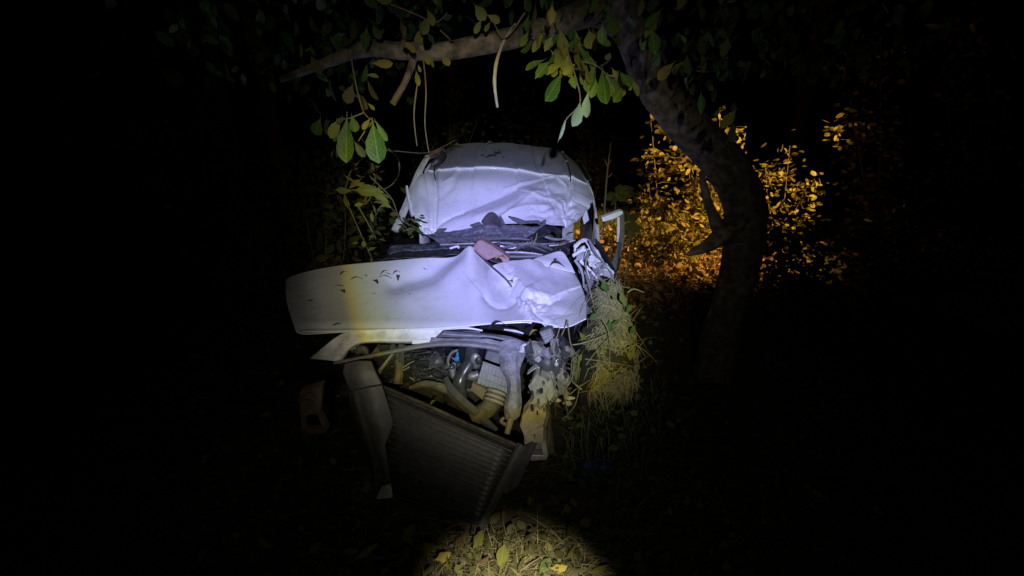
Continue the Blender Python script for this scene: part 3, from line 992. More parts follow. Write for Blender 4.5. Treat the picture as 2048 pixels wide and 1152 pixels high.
# air filter box with ribbed grid
c00, c10, c01, c11 = P(966, 722, 2.00), P(1022, 742, 1.98), P(953, 766, 1.95), P(1016, 790, 1.93)
ax, ay = (c10 - c00), (c01 - c00)
nrm = ax.cross(ay).normalized()
if nrm.y > 0: nrm = -nrm
MB().prism([c00, c10, c11, c01], -nrm * .10).build("air_filter_box", M_black, van, smooth=False, bevel=.004)
rib = MB()
for i in range(8):
    for j in range(3):
        u0, u1 = i / 8 + .017, (i + 1) / 8 - .017
        v0, v1 = [(.09, .385), (.435, .69), (.74, .98)][j]
        q = [c00.lerp(c10, u0).lerp(c01.lerp(c11, u0), v0), c00.lerp(c10, u1).lerp(c01.lerp(c11, u1), v0),
             c00.lerp(c10, u1).lerp(c01.lerp(c11, u1), v1), c00.lerp(c10, u0).lerp(c01.lerp(c11, u0), v1)]
        rib.prism([p - nrm * .001 for p in q], nrm * .010)
rib.build("ribbed_lid", M_grey, van, smooth=False)
MB().prism([c00 + nrm * .004, c10 + nrm * .004, c10.lerp(c11, .07) + nrm * .004, c00.lerp(c01, .07) + nrm * .004], nrm * .012).build("lid_flange", M_grey, van, smooth=False, bevel=.002)
d00, d10, d01, d11 = P(975, 702, 2.05), P(1002, 708, 2.05), P(969, 718, 2.01), P(1003, 730, 2.0)
MB().prism([d00, d10, d11, d01], (0, .06, 0)).build("filter_housing", M_grey, van, smooth=False, bevel=.004)
# lower throat, clamp rings and muddy elbow
el = MB()
el.tube([P(994, 782, 1.93), P(988, 800, 1.90), P(974, 818, 1.885), P(950, 834, 1.89)], [.050, .048, .046, .046], 14, 24)
el.build("intake_elbow", M_hose, van)
for k, (px, py) in enumerate(((993, 786), (990, 795), (987, 803))):
    c = P(px, py, 1.92 - .01 * k); d = (P(988, 800, 1.90) - P(994, 782, 1.93)).normalized()
    r = MB(); r.tube([c - d * .006, c + d * .006], .056, 16, 2); r.build("hose_clamp", M_tan, van)
MB().prism([P(945, 766, 1.97), P(978, 782, 1.95), P(966, 800, 1.95), P(942, 780, 1.97)], (0, .05, 0)).build("cardboard_baffle", M_tan if False else mat("brown_board", (.16, .12, .06), (.2, .15, .08), rough=.8), van, smooth=False)
MB().tube([P(932, 748, 1.99), P(945, 752, 1.98), P(958, 748, 1.98)], [.022, .026, .022], 10, 10).build("coolant_pipe", M_alu, van)

# ducts
MB().tube([P(944, 700, 2.06), P(940, 722, 2.01), P(926, 746, 1.97), P(918, 768, 1.94), P(928, 800, 1.93)], [.040, .036, .034, .036, .020], 12, 30, flat=.8).build("air_duct", M_rubber, van)
MB().tube([P(890, 756, 1.97), P(898, 776, 1.93), P(915, 796, 1.90), P(950, 826, 1.86), P(992, 862, 1.82)], [.024, .032, .034, .032, .020], 4, 30, flat=.30).build("undertray_strip", M_dark, van, smooth=False)
MB().tube([P(820, 776, 1.97), P(852, 768, 1.96), P(884, 776, 1.95), P(912, 792, 1.94)], [.010, .024, .028, .016], 10, 20, flat=.7).build("lower_hose", M_hose, van)
MB().tube([P(806, 690, 2.1), P(800, 715, 2.06), P(798, 740, 2.02), P(796, 768, 1.98)], [.026, .026, .022, .024], 6, 18, flat=.6).build("bracket_leg", M_hose, van)
MB().tube([P(787, 706, 2.04), P(770, 728, 2.01), P(756, 746, 1.98)], [.010, .010, .013], 8, 10).build("stay_rod", M_alu, van)
MB().ball(P(757, 745, 1.97), .018, 8, 6, wob=.2).build("rod_end", M_tan, van)
MB().tube([P(909, 725, 2.02), P(905, 740, 2.0), P(908, 756, 1.98)], [.012, .018, .010], 10, 10).build("reservoir_neck", M_grey, van)
MB().ball(P(904, 733, 1.985), .016, 10, 7).build("reservoir_cap", M_clear, van)
bc = MB(); bc.box(P(914, 717, 1.985), (.011, 0, 0), (0, .008, 0), (.002, 0, .010)); bc.box(P(915, 709, 1.985), (.006, 0, 0), (0, .006, 0), (.001, 0, .012))
bc.build("blue_connector", M_blue, van, smooth=False, bevel=.002)
MB().tube([P(902, 738, 2.0), P(896, 722, 2.02), P(903, 706, 2.04), P(916, 700, 2.05)], .007, 6, 16).build("vacuum_hose", M_grey, van)
MB().ball(P(951, 722, 2.0), .040, 14, 8, (.8, .5, 1.2)).build("throttle_body", M_alu, van)
MB().ball(P(957, 722, 1.965), .019, 12, 6, (1, .5, 1.2)).build("throttle_bore", M_black, van)

# engine block and the clutter on it
eng = MB()
eng.box(P(880, 720, 2.28) - Vector((0, 0, .08)), (.26, 0, 0), (0, .13, 0), (0, 0, .13))
eng.box(P(850, 735, 2.22) - Vector((0, 0, .08)), (.12, 0, 0), (0, .11, 0), (0, 0, .12))
eng.box(P(950, 760, 2.25) - Vector((0, 0, .1)), (.16, 0, 0), (0, .12, 0), (0, 0, .12))
eng.build("engine_block", M_black, van, smooth=False, bevel=.02)
for k, (px, py, r) in enumerate(((835, 738, .05), (862, 752, .06), (895, 735, .035), (870, 722, .05), (848, 718, .035), (826, 758, .03), (885, 765, .03))):
    MB().ball(P(px, py, 2.10), r, 10, 7, (1.2, .8, .8), wob=.10).build("engine_fitting", [M_dark, M_black, M_finned][k % 3], van)
for k in range(22):
    x0, y0 = random.uniform(815, 905), random.uniform(700, 772)
    pts = [P(x0, y0, 2.05)]
    for j in range(3):
        x0 += random.uniform(8, 26) * random.choice((1, 1, -1)); y0 += random.uniform(-6, 14)
        pts.append(P(x0, y0, 2.03 + random.uniform(-.03, .04)))
    MB().tube(pts, random.uniform(.0025, .006), 5, 14).build("cable", random.choice([M_rubber, M_dark, M_grey, M_black]), van)
for px, py in ((735, 735), (770, 720), (785, 750), (840, 702), (870, 700)):
    MB().box(P(px, py, 2.25), (random.uniform(.03, .07), 0, .01), (0, .06, 0), (.01, 0, random.uniform(.03, .06))).build("inner_panel", M_black, van, smooth=False, bevel=.008)
# inner shell so no daylight shows through the bay
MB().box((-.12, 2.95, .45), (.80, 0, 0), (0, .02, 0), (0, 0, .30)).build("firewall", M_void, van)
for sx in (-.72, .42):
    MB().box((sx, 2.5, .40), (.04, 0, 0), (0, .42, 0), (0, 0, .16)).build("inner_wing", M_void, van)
    wh = MB()
    wh.tube([(sx - .02, 2.55, .29), (sx + .16, 2.55, .29)], .29, 24, 2)
    w = wh.build("wheel", M_rubber, van)
    rm = MB(); rm.tube([(sx - .03, 2.55, .29), (sx + .172, 2.55, .29)], .18, 20, 2)
    rim = from_py("rim", rm.v, rm.f, M_alu, None); rim.parent = w; rim.matrix_parent_inverse = Matrix.Identity(4)
    rim.location = (0, 0, 0)

# right front: lamp unit, connector box, chassis leg
MB().tube([P(1070, 716, 2.0), P(1090, 730, 1.97), P(1112, 755, 1.95)], [.035, .055, .03], 12, 18, flat=.6).build("headlamp_housing", M_dark, van)
hb = MB(); hb.ball(P(1112, 735, 1.94), .056, 12, 8, (.62, .4, 1.1), wob=.13); hb.build("headlamp_shell", M_dark, van)
hl = MB(); hl.ball(P(1113, 732, 1.915), .032, 14, 8, (.55, .4, 1.25), wob=.08); hl.build("headlamp_lens", M_clear, van)
MB().ball(P(1113, 728, 1.902), .013, 10, 6).build("bulb_holder", M_bare, van)
MB().prism([P(1078, 664, 2.06), P(1102, 655, 2.06), P(1112, 676, 2.04), P(1090, 690, 2.03)], (.01, .05, 0)).build("fuse_box", M_dark, van, smooth=False, bevel=.004)
fb = MB()
q0, q1, q2, q3 = P(1081, 667, 2.048), P(1098, 660, 2.048), P(1107, 676, 2.028), P(1091, 686, 2.020)
for i in range(4):
    for j in range(3):
        u0, u1, v0, v1 = i / 4 + .03, (i + 1) / 4 - .03, j / 3 + .03, (j + 1) / 3 - .03
        fb.prism([q0.lerp(q1, u).lerp(q3.lerp(q2, u), v) for u, v in ((u0, v0), (u1, v0), (u1, v1), (u0, v1))], (0, -.006, .002))
fb.build("fuse_lid", M_grey, van, smooth=False)
sheet("lamp_bracket", [[(1056, 740, 1.96), (1070, 728, 1.97), (1084, 724, 1.97)], [(1054, 748, 1.94), (1070, 738, 1.95), (1082, 736, 1.95)]], 16, 6, M_alu, van, [], None, thick=.01)
sheet("torn_bracket", [[(1054, 692, 2.02), (1066, 684, 2.02), (1072, 700, 2.0)], [(1058, 716, 1.97), (1066, 718, 1.96), (1074, 708, 1.97)]], 14, 12, M_steel, van, [],
      lambda x, y: .01 * (crumple(x / 8, y / 8) - .9), thick=.006)
MB().tube([P(1080, 700, 2.0), P(1092, 708, 1.99), P(1098, 700, 2.0)], [.02, .03, .015], 8, 10, flat=.6, wob=.1).build("sensor_body", M_dark, van)
MB().ball(P(1078, 703, 1.97), .008, 8, 6).build("bolt", M_bare, van)
MB().tube([P(1118, 740, 1.94), P(1130, 752, 1.95), P(1134, 770, 1.95)], [.015, .02, .012], 6, 12, flat=.5).build("lamp_mount", M_tan, van)
M_plate = mat("rusty_dust_plate", (.22, .21, .18), (.30, .28, .24), rough=.7, scale=12, bump=.2, bscale=60, dirt=(.12, .10, .07), dirt_amt=.7, dirt_scale=26)


def plate(name, pts, Y0, slope, depth, m, wob=.004):
    y0 = pts[0][1]
    MB().prism([P(x, y, Y0 - (y - y0) * slope + random.uniform(-wob, wob)) for x, y in pts], (0.01, depth, .01)).build(name, m, van, smooth=False, bevel=.004)


plate("chassis_leg", [(1072, 748), (1091, 758), (1101, 776), (1092, 788), (1096, 808), (1086, 813), (1057, 812), (1069, 796), (1063, 778), (1062, 766)], 1.90, .0011, .06, M_plate, .008)
plate("torn_bracket", [(1056, 772), (1066, 762), (1072, 776), (1066, 792)], 1.885, .001, .01, M_steel)
plate("torn_bracket", [(1086, 770), (1100, 764), (1108, 790), (1098, 806), (1092, 790)], 1.875, .001, .015, M_plate)
plate("crash_box", [(1057, 817), (1074, 813), (1079, 822), (1090, 811), (1093, 832), (1087, 850), (1087, 886), (1061, 886), (1052, 882), (1039, 851), (1043, 842), (1044, 832)], 1.805, .0016, .07, M_tan, .006)
plate("crash_box_rib", [(1048, 853), (1064, 860), (1086, 852), (1086, 858), (1064, 866), (1051, 860)], 1.742, .0012, .03, M_plate)
plate("crash_box_flange", [(1093, 812), (1099, 832), (1092, 848), (1094, 884), (1088, 886), (1088, 848), (1094, 830)], 1.80, .0014, .05, M_hose)
for pts in ([(1048, 884), (1060, 884), (1066, 914), (1056, 917)], [(1081, 884), (1092, 884), (1097, 914), (1087, 916)], [(1057, 910), (1096, 911), (1094, 920), (1062, 922)]):
    Yb = 1.695
    MB().prism([P(x, y, Yb - (y - 884) * .0009) for x, y in pts], (0, .03, .01)).build("mount_flange", M_plate if pts[0][0] != 1057 else M_alu, van, smooth=False, bevel=.003)
MB().prism([P(1060, 884, 1.73), P(1084, 884, 1.73), P(1090, 912, 1.70), P(1066, 914, 1.70)], (0, .03, .01)).build("crash_box_back", M_dark, van, smooth=False)
sheet("chassis_side", [[(1094, 800, 1.85), (1100, 802, 1.88), (1098, 830, 1.87)], [(1094, 850, 1.78), (1104, 850, 1.80), (1108, 870, 1.80)], [(1094, 912, 1.68), (1106, 908, 1.72), (1112, 912, 1.74)]],
      12, 24, M_hose, van, [], lambda x, y: .01 * (crumple(x / 10, y / 18) - .9), normal=(.8, -.5, 0), thick=.01)
for pts in ([(1100, 770), (1108, 800), (1112, 830)], [(1118, 762), (1130, 800), (1136, 835)], [(1085, 735), (1080, 750), (1086, 770)], [(1104, 756), (1110, 778), (1104, 800)]):
    MB().tube([P(x, y, 1.9) for x, y in pts], .003, 5, 12).build("wire", random.choice([M_dark, M_grey]), van)

for k in range(14):
    px, py = random.uniform(1062, 1138), random.uniform(696, 800)
    w_, h_ = random.uniform(8, 22), random.uniform(8, 26)
    Y = 1.97 - (py - 700) * .0008
    sheet("torn_sheet", [[(px - w_, py - h_, Y + .02), (px + random.uniform(-4, 4), py - h_ - 4, Y), (px + w_, py - h_ * .6, Y + .03)],
                         [(px - w_ * .8, py, Y), (px, py, Y - .02), (px + w_, py + 3, Y + .01)],
                         [(px - w_ * .5, py + h_, Y + .02), (px + 3, py + h_ * .8, Y), (px + w_ * .4, py + h_, Y + .03)]], 9, 9,
          random.choice([M_steel, M_plate, M_dark, M_dark, M_black, M_plate]), van, [], lambda x, y, k=k: .02 * (crumple(x / 8 + k, y / 8) - .9), normal=(0, -.9, .3), thick=.004, shade=False)
for k in range(46):
    px, py = random.uniform(1046, 1142), random.uniform(690, 812)
    if 1030 < px < 1062 and py > 706: px += 34
    c = P(px, py, random.uniform(1.93, 2.03))
    a = Vector((random.gauss(0, 1), random.gauss(0, .5), random.gauss(0, 1))).normalized()
    b = a.cross(Vector((random.uniform(-.3, .3), 1, 0))).normalized()
    l, w_ = random.uniform(.012, .045), random.uniform(.006, .02)
    MB().prism([c - a * l, c - a * l * .3 + b * w_, c + a * l, c + a * l * .4 - b * w_ * .8, c - a * l * .5 - b * w_], (0, .012, .003)).build(
        "broken_fragment", random.choice([M_black, M_dark, M_dark, M_plate, M_steel, M_alu, M_bare]), van, smooth=False, bevel=.002)
for k in range(9):
    px, py = random.uniform(1050, 1130), random.uniform(695, 770)
    pts = [P(px, py, 1.96)]
    for q in range(3):
        px += random.uniform(-22, 22); py += random.uniform(2, 30)
        pts.append(P(px, py, 1.95 + random.uniform(-.03, .03)))
    MB().tube(pts, random.uniform(.002, .005), 5, 14).build("cable", random.choice([M_rubber, M_dark, M_grey]), van)
for k in range(44):
    px, py = random.uniform(745, 905), random.uniform(700, 770)
    c = P(px, py, random.uniform(2.02, 2.14))
    a = Vector((random.gauss(0, 1), random.gauss(0, .4), random.gauss(0, .7))).normalized()
    b = a.cross(Vector((0, 1, .2))).normalized()
    l, w_ = random.uniform(.02, .06), random.uniform(.008, .03)
    MB().prism([c - a * l - b * w_, c - a * l + b * w_, c + a * l + b * w_ * .7, c + a * l - b * w_], (0, .03, .005)).build(
        "engine_bracket", random.choice([M_black, M_black, M_dark, M_void, M_finned]), van, smooth=False, bevel=.004)
# crumpled right wing
wing = [
    ([[(1147, 490, 2.86), (1160, 480, 2.88), (1178, 477, 2.88), (1186, 490, 2.86)], [(1150, 505, 2.80), (1158, 490, 2.84), (1174, 484, 2.85), (1188, 508, 2.80)]], M_paint, "wing_arch"),
    ([[(1178, 478, 2.87), (1186, 490, 2.84), (1200, 508, 2.76), (1212, 525, 2.7)], [(1172, 483, 2.84), (1180, 500, 2.80), (1190, 515, 2.74), (1200, 530, 2.68)]], M_paint, "wing_edge"),
    ([[(1156, 496, 2.80), (1168, 492, 2.80), (1176, 505, 2.78)], [(1154, 516, 2.74), (1166, 522, 2.72), (1178, 518, 2.72)]], M_bare, "wing_fragment"),
    ([[(1176, 515, 2.72), (1188, 508, 2.73), (1204, 524, 2.68)], [(1180, 530, 2.66), (1192, 534, 2.64), (1206, 532, 2.66)]], M_paint, "wing_fold"),
    ([[(1184, 530, 2.66), (1204, 524, 2.66), (1228, 546, 2.58)], [(1196, 552, 2.58), (1212, 550, 2.58), (1230, 560, 2.55)]], M_bare, "wing_fragment"),
    ([[(1204, 524, 2.68), (1214, 528, 2.66), (1229, 545, 2.60)], [(1212, 540, 2.64), (1218, 544, 2.62), (1229, 560, 2.56)]], M_paint, "wing_edge"),
    ([[(1154, 528, 2.72), (1162, 526, 2.72), (1172, 550, 2.66)], [(1158, 536, 2.70), (1166, 552, 2.66), (1174, 562, 2.62)]], M_bare, "wing_fragment"),
    ([[(1172, 548, 2.62), (1186, 540, 2.62), (1206, 556, 2.56)], [(1174, 572, 2.54), (1190, 578, 2.52), (1202, 570, 2.52)]], M_steel, "wing_fragment"),
    ([[(1170, 568, 2.52), (1190, 562, 2.54), (1204, 570, 2.52)], [(1176, 596, 2.44), (1186, 602, 2.42), (1198, 590, 2.44)]], M_steel, "wing_fragment"),
    ([[(1172, 590, 2.44), (1184, 586, 2.45), (1196, 600, 2.42)], [(1176, 640, 2.30), (1186, 645, 2.28), (1192, 640, 2.28)]], M_alu, "inner_arch"),
]
for k, (rw, m, nm) in enumerate(wing):
    sheet(nm, rw, 18, 14, m, van, [], lambda x, y, k=k: .022 * (crumple(x / 13 + k, y / 13) - .9), normal=(.3, -.6, .6), thick=.006)
for pts, r in (([(1146, 512), (1160, 503), (1172, 500)], .012), ([(1160, 522), (1180, 540), (1196, 560)], .010), ([(1192, 528), (1200, 545), (1188, 570)], .008),
               ([(1180, 545), (1210, 535), (1226, 552)], .008), ([(1150, 520), (1164, 545), (1168, 575)], .009), ([(1178, 480), (1190, 505), (1212, 530)], .009),
               ([(1206, 530), (1194, 548), (1180, 556)], .006), ([(1176, 498), (1170, 520), (1180, 560)], .006)):
    MB().tube([P(x, y, 2.70 - (y - 500) * .0028) for x, y in pts], [r, r * .8, r * .6], 5, 12, flat=.5, wob=.15).build("torn_strip", random.choice([M_bare, M_paint, M_steel]), van)
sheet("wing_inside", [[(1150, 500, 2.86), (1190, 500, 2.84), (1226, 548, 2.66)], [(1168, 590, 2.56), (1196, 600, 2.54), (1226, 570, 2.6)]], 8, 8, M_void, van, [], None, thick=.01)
sheet("door_skin", [[(1190, 478, 3.0), (1206, 498, 2.9), (1232, 548, 2.68)], [(1196, 560, 2.96), (1216, 590, 2.85), (1236, 620, 2.66)]], 10, 8, M_black, van, [], None, normal=(1, 0, 0), thick=.01)

# ------------------------------------------------------------------ loose parts thrown off the front
rad = empty("radiator", PZ(930, 1040), "dark finned radiator torn loose and leaning against the open engine bay", "radiator")
A, B, C, D = P(752, 768, 1.86), P(1040, 894, 1.66), P(962, 1054, 1.42), P(786, 996, 1.56)
nr = (B - A).cross(D - A).normalized()
if nr.y > 0: nr = -nr
cv = [A.lerp(D, j / 8).lerp(B.lerp(C, j / 8), i / 8) for j in range(9) for i in range(9)]
co = from_py("core", cv, [(j * 9 + i, j * 9 + i + 1, j * 9 + 10 + i, j * 9 + 9 + i) for j in range(8) for i in range(8)], M_black, rad)
co.modifiers.new("thickness", 'SOLIDIFY').thickness = .035
co.modifiers["thickness"].offset = -1 if co.data.polygons[0].normal.dot(nr) > 0 else 1
for k in range(17):
    t = (k + .5) / 17
    l, r_ = A.lerp(D, t), B.lerp(C, t)
    l = l.lerp(r_, .02); r_ = l.lerp(r_, .965)
    m = l.lerp(r_, .5) + Vector((random.uniform(-.002, .002), 0, random.uniform(-.003, .003)))
    MB().tube([l + nr * .003, m + nr * .003, r_ + nr * .003], .0036, 5, 14, wob=.06).build("tube", M_finned, rad)
MB().tube([A + nr * .006, A.lerp(B, .35) + nr * .006 + Vector((0, 0, .004)), A.lerp(B, .7) + nr * .006, B + nr * .006], [.010, .012, .010, .011], 6, 24, wob=.12).build("top_seam", M_finned, rad)
sheetrows = None
tk = MB(); tk.tube([B + nr * .005 + Vector((.012, 0, .01)), B.lerp(C, .5) + nr * .008, C + nr * .004], [.028, .024, .020], 8, 20, flat=.7); tk.build("end_tank", M_dark, rad)
tf = MB(); tf.prism([P(1046, 892, 1.66), P(1052, 900, 1.66), P(1010, 990, 1.50), P(1004, 980, 1.52)], (.06, .05, .0)); tf.build("fan_shroud", M_dark, rad, smooth=False, bevel=.004)

bump = empty("bumper_section", PZ(775, 1000), "long grey bumper moulding hanging upright at the left of the radiator", "bumper")
sheet("upper_cover", [[(688, 728, 1.86), (715, 722, 1.84), (742, 722, 1.85)], [(686, 750, 1.84), (718, 746, 1.80), (752, 744, 1.82)], [(700, 782, 1.83), (725, 776, 1.78), (764, 768, 1.80)]], 14, 16, M_cover, bump,
      [], lambda x, y: .006 * (crumple(x / 30, y / 30) - .9), normal=(0, -1, .2), thick=.012)
sheet("lower_cover", [[(706, 782, 1.80), (735, 776, 1.76), (764, 771, 1.78)], [(716, 830, 1.78), (748, 826, 1.73), (780, 822, 1.76)], [(734, 885, 1.75), (762, 882, 1.70), (794, 878, 1.73)],
                      [(745, 940, 1.72), (772, 938, 1.66), (808, 934, 1.69)], [(752, 968, 1.70), (780, 964, 1.64), (806, 958, 1.67)]], 16, 40, M_cover, bump,
      [('ridge', [(715, 790), (740, 880), (765, 960)], 5, -.008)], lambda x, y: .005 * (crumple(x / 36, y / 36) - .9), normal=(0, -1, .2), thick=.012)
sheet("side_return", [[(686, 740, 1.85), (700, 745, 1.83)], [(704, 830, 1.84), (716, 830, 1.79)], [(738, 930, 1.79), (746, 930, 1.74)], [(742, 990, 1.76), (754, 985, 1.70)]], 6, 24, M_dark, bump, [], None, normal=(-.6, -.8, 0), thick=.01)
sheet("pale_end_cap", [[(762, 972, 1.665), (785, 966, 1.635), (806, 960, 1.655)], [(750, 999, 1.64), (778, 996, 1.61), (800, 994, 1.63)]], 10, 8, M_paint_d, bump, [], None, normal=(0, -1, .2), thick=.01)

M_carrier = mat("stained_plastic", (.20, .14, .12), (.30, .24, .20), rough=.7, scale=14, dirt=(.10, .05, .04), dirt_amt=.8, dirt_scale=10)
brk = empty("lamp_carrier", PZ(625, 872), "dirty pale plastic lamp carrier with square opening lying left of bumper", "bracket")
MB().prism([P(598, 785, 1.9), P(645, 770, 1.9), P(640, 830, 1.87), P(600, 832, 1.87)], (0, .04, .01)).build("plate", M_carrier, brk, smooth=False, bevel=.006)
fr_ = MB()
for q in ([(600, 833), (612, 833), (614, 866), (604, 868)], [(634, 831), (642, 830), (657, 858), (648, 864)], [(604, 862), (650, 858), (652, 866), (606, 871)]):
    fr_.prism([P(x, y, 1.86) for x, y in q], (0, .03, .01))
fr_.build("opening_frame", M_carrier, brk, smooth=False, bevel=.004)
MB().tube([P(600, 800, 1.88), P(615, 792, 1.87), P(632, 800, 1.88)], [.012, .02, .012], 8, 10, wob=.1).build("lamp_socket", M_carrier, brk)

blk = empty("brown_padded_block", P(980, 520, 2.86), "pinkish brown padded block wedged between bonnet peak and windscreen", "debris")
bo = [(955, 482), (963, 480), (985, 492), (1008, 508), (1019, 518), (1018, 524), (1006, 526), (1002, 519), (994, 514), (985, 517), (975, 520), (960, 510), (945, 495)]
MB().prism([P(x, y, 2.80 - (y - 480) * .001) for x, y in bo], (0.004, .05, .01)).build("padded_body", M_brown, blk, smooth=False, bevel=.006)
MB().tube([P(949, 497, 2.775), P(962, 511, 2.765), P(976, 519, 2.755)], .006, 6, 10).build("edge_welt", M_brown, blk)

wrp = MB()
c = PZ(1195, 935, .03)
for k in range(3):
    wrp.ball(c + Vector((random.uniform(-.05, .05), random.uniform(-.04, .04), random.uniform(0, .02))), .05, 9, 6, (1.2, .8, .45), wob=.25)
tag(wrp.build("plastic_wrapper", M_bluewrap), "crumpled dark blue plastic wrapper on the ground right of the wreck", "wrapper")

# ------------------------------------------------------------------ leaves and twigs lying on the wreck
dep = bpy.context.evaluated_depsgraph_get()


def flat_leaf(px, py, Y, length, mkey, kind, label, group=None, ang=None, lift=.006, name="fallen_leaf", wid=1.0, curl=.5):
    o = bpy.data.objects.new(name, None)
    p = P(px, py, Y)
    me = LM[mkey, kind].copy()
    for v in me.vertices:                      # curl the dry leaf
        t = -v.co.z
        v.co.y += curl * .9 * (t - .5) ** 2 - .1 - abs(v.co.x) * curl * .25 + random.uniform(-.05, .05) * curl
    me.update()
    o = bpy.data.objects.new(name, me)
    COL.objects.link(o)
    a = ang if ang is not None else random.uniform(0, 6.28)
    z = Vector((math.cos(a), math.sin(a), .15)).normalized()
    y = Vector((0, -.2, -1)); x = y.cross(z).normalized(); y = z.cross(x)
    M = Matrix(((x.x, y.x, z.x), (x.y, y.y, z.y), (x.z, y.z, z.z))).to_4x4()
    o.matrix_world = Matrix.Translation(p + Vector((0, 0, lift)) + z * length * .5) @ M @ Matrix.Diagonal((length * wid, length, length, 1))
    tag(o, label, "leaf", group)
    return o


def bonnetY(py, x=800):
    return 2.82 - .72 * max(0, min(1, (py - (521 if x < 900 else 530)) / 130))


g1 = "dead leaves scattered on the bonnet"
lab1 = "small withered dead leaf lying on the white bonnet"
for px, py, l in ((686, 547, .05), (714, 558, .07), (731, 553, .03), (768, 546, .06), (772, 555, .07), (792, 546, .05), (796, 556, .07), (750, 565, .055), (679, 574, .05),
                  (684, 584, .045), (618, 604, .06), (673, 652, .05), (849, 540, .03), (758, 522, .035), (820, 590, .02), (748, 589, .02), (776, 550, .05)):
    flat_leaf(px, py, bonnetY(py) - .01, l, random.choice(("dark", "dark", "brown")), random.choice(("lance", "lance", "lobed")), lab1, g1, wid=random.uniform(.6, 1.3), curl=random.uniform(.2, .8))
flat_leaf(1110, 533, 2.73, .09, "dark", "lance", "dark curled leaf lying across the torn bonnet corner", ang=.1, curl=1.2, lift=.02)
flat_leaf(1111, 526, 2.76, .06, "brown", "lance", "upright brown leaf scrap on the torn bonnet corner", ang=1.3, curl=1.0, lift=.02)
flat_leaf(1127, 498, 2.92, .13, "yel", "oval", "yellow leaf lying between bonnet corner and crushed wing", ang=.0, curl=.4, lift=.03, name="fallen_leaf")
flat_leaf(1104, 494, 2.96, .09, "brown", "oval", "orange brown leaf beside the yellow leaf at the bonnet corner", ang=2.9, curl=.4, lift=.03)
flat_leaf(1142, 474, 3.02, .10, "yg", "oval", "yellow green leaf on the cowl below the crushed roof corner", ang=.4, curl=.3, lift=.02)
flat_leaf(993, 659, 2.07, .085, "green", "oval", "fresh green leaf on the crossmember below the bonnet edge", ang=.2, curl=.9, lift=.03)
flat_leaf(1068, 671, 2.03, .06, "yel", "oval", "small bright yellow leaf beside the fuse box", ang=.3, curl=.6, lift=.02)
flat_leaf(1001, 519, 2.72, .09, "yel", "lobed", "torn pale yellow leaf tucked under the brown block", ang=-.6, curl=.6, lift=.01)
flat_leaf(1022, 566, 2.42, .05, "yg", "oval", "small yellow green leaf caught in the bonnet crease", ang=-1.2, curl=.6, lift=.012)
flat_leaf(878, 773, 1.90, .045, "yel", "oval", "pale yellow leaf lying on the lower hose", ang=.1, curl=.5, lift=.01)
flat_leaf(867, 810, 1.82, .04, "yg", "lobed", "small greenish leaf scrap on the radiator's top seam", ang=.8, curl=.5, lift=.015)
# leaves on the roof
flat_leaf(995, 312, 4.4, .13, "brown", "lobed", "largest brown leaf lying on the roof", ang=.9, curl=1.2, lift=.02)
flat_leaf(980, 316, 4.28, .12, "dark", "lance", "dark leaf stalk lying across the middle of the roof", ang=.15, curl=.7, lift=.012)
flat_leaf(966, 314, 4.32, .07, "pale", "oval", "pale leaf scrap on the roof left of the brown leaf", ang=2.6, curl=1.0, lift=.012)
flat_leaf(980, 291, 4.95, .12, "pale", "lobed", "pale grey leaf near the rear edge of the roof", ang=.3, curl=1.0, lift=.015)
flat_leaf(912, 297, 4.82, .14, "brown", "oval", "brown leaf at the rear left corner of the roof", ang=.4, curl=.9, lift=.02)
flat_leaf(876, 323, 4.25, .12, "yg", "lance", "olive leaf beside the left roof gutter", ang=.2, curl=.7, lift=.02)
flat_leaf(1007, 316, 4.28, .03, "dark", "oval", "tiny dark leaf fleck on the roof right of the brown leaf", ang=.9, curl=.7, lift=.01)

# ------------------------------------------------------------------ matted grass over the front right wheel
hay = empty("grass_clump", PZ(1215, 800), "matted clump of dry grass and weeds piled over the right front wing", "grass clump")
md = MB()
for px, py, Y, r in ((1215, 610, 2.34, .12), (1222, 650, 2.27, .13), (1212, 690, 2.20, .15), (1222, 735, 2.14, .16), (1200, 720, 2.20, .14), (1218, 762, 2.12, .13)):
    md.ball(P(px, py, Y) + Vector((0, .05, 0)), r, 22, 15, (.85, .8, 1.05), wob=.10)
md.build("root_mat", M_hay, hay)
st = MB()


def blade(mb, p, d, l, w, bend=.3, side=None):
    d = d.normalized()
    s = side or d.cross(Vector((random.uniform(-.4, .4), 1, random.uniform(-.4, .4))))
    if s.length < .05: s = Vector((1, 0, 0))
    s.normalize()
    g = Vector((random.uniform(-.3, .3), random.uniform(-.3, .3), -1)) * bend
    q = [p, p + d * l * .4 + g * l * .12, p + d * l * .75 + g * l * .42, p + d * l + g * l * .8]
    ww = [w, w * .9, w * .6, w * .12]
    vs = []
    for a, b in zip(q, ww):
        vs += [a - s * b, a + s * b]
    mb.add(vs, [(0, 1, 3, 2), (2, 3, 5, 4), (4, 5, 7, 6)])


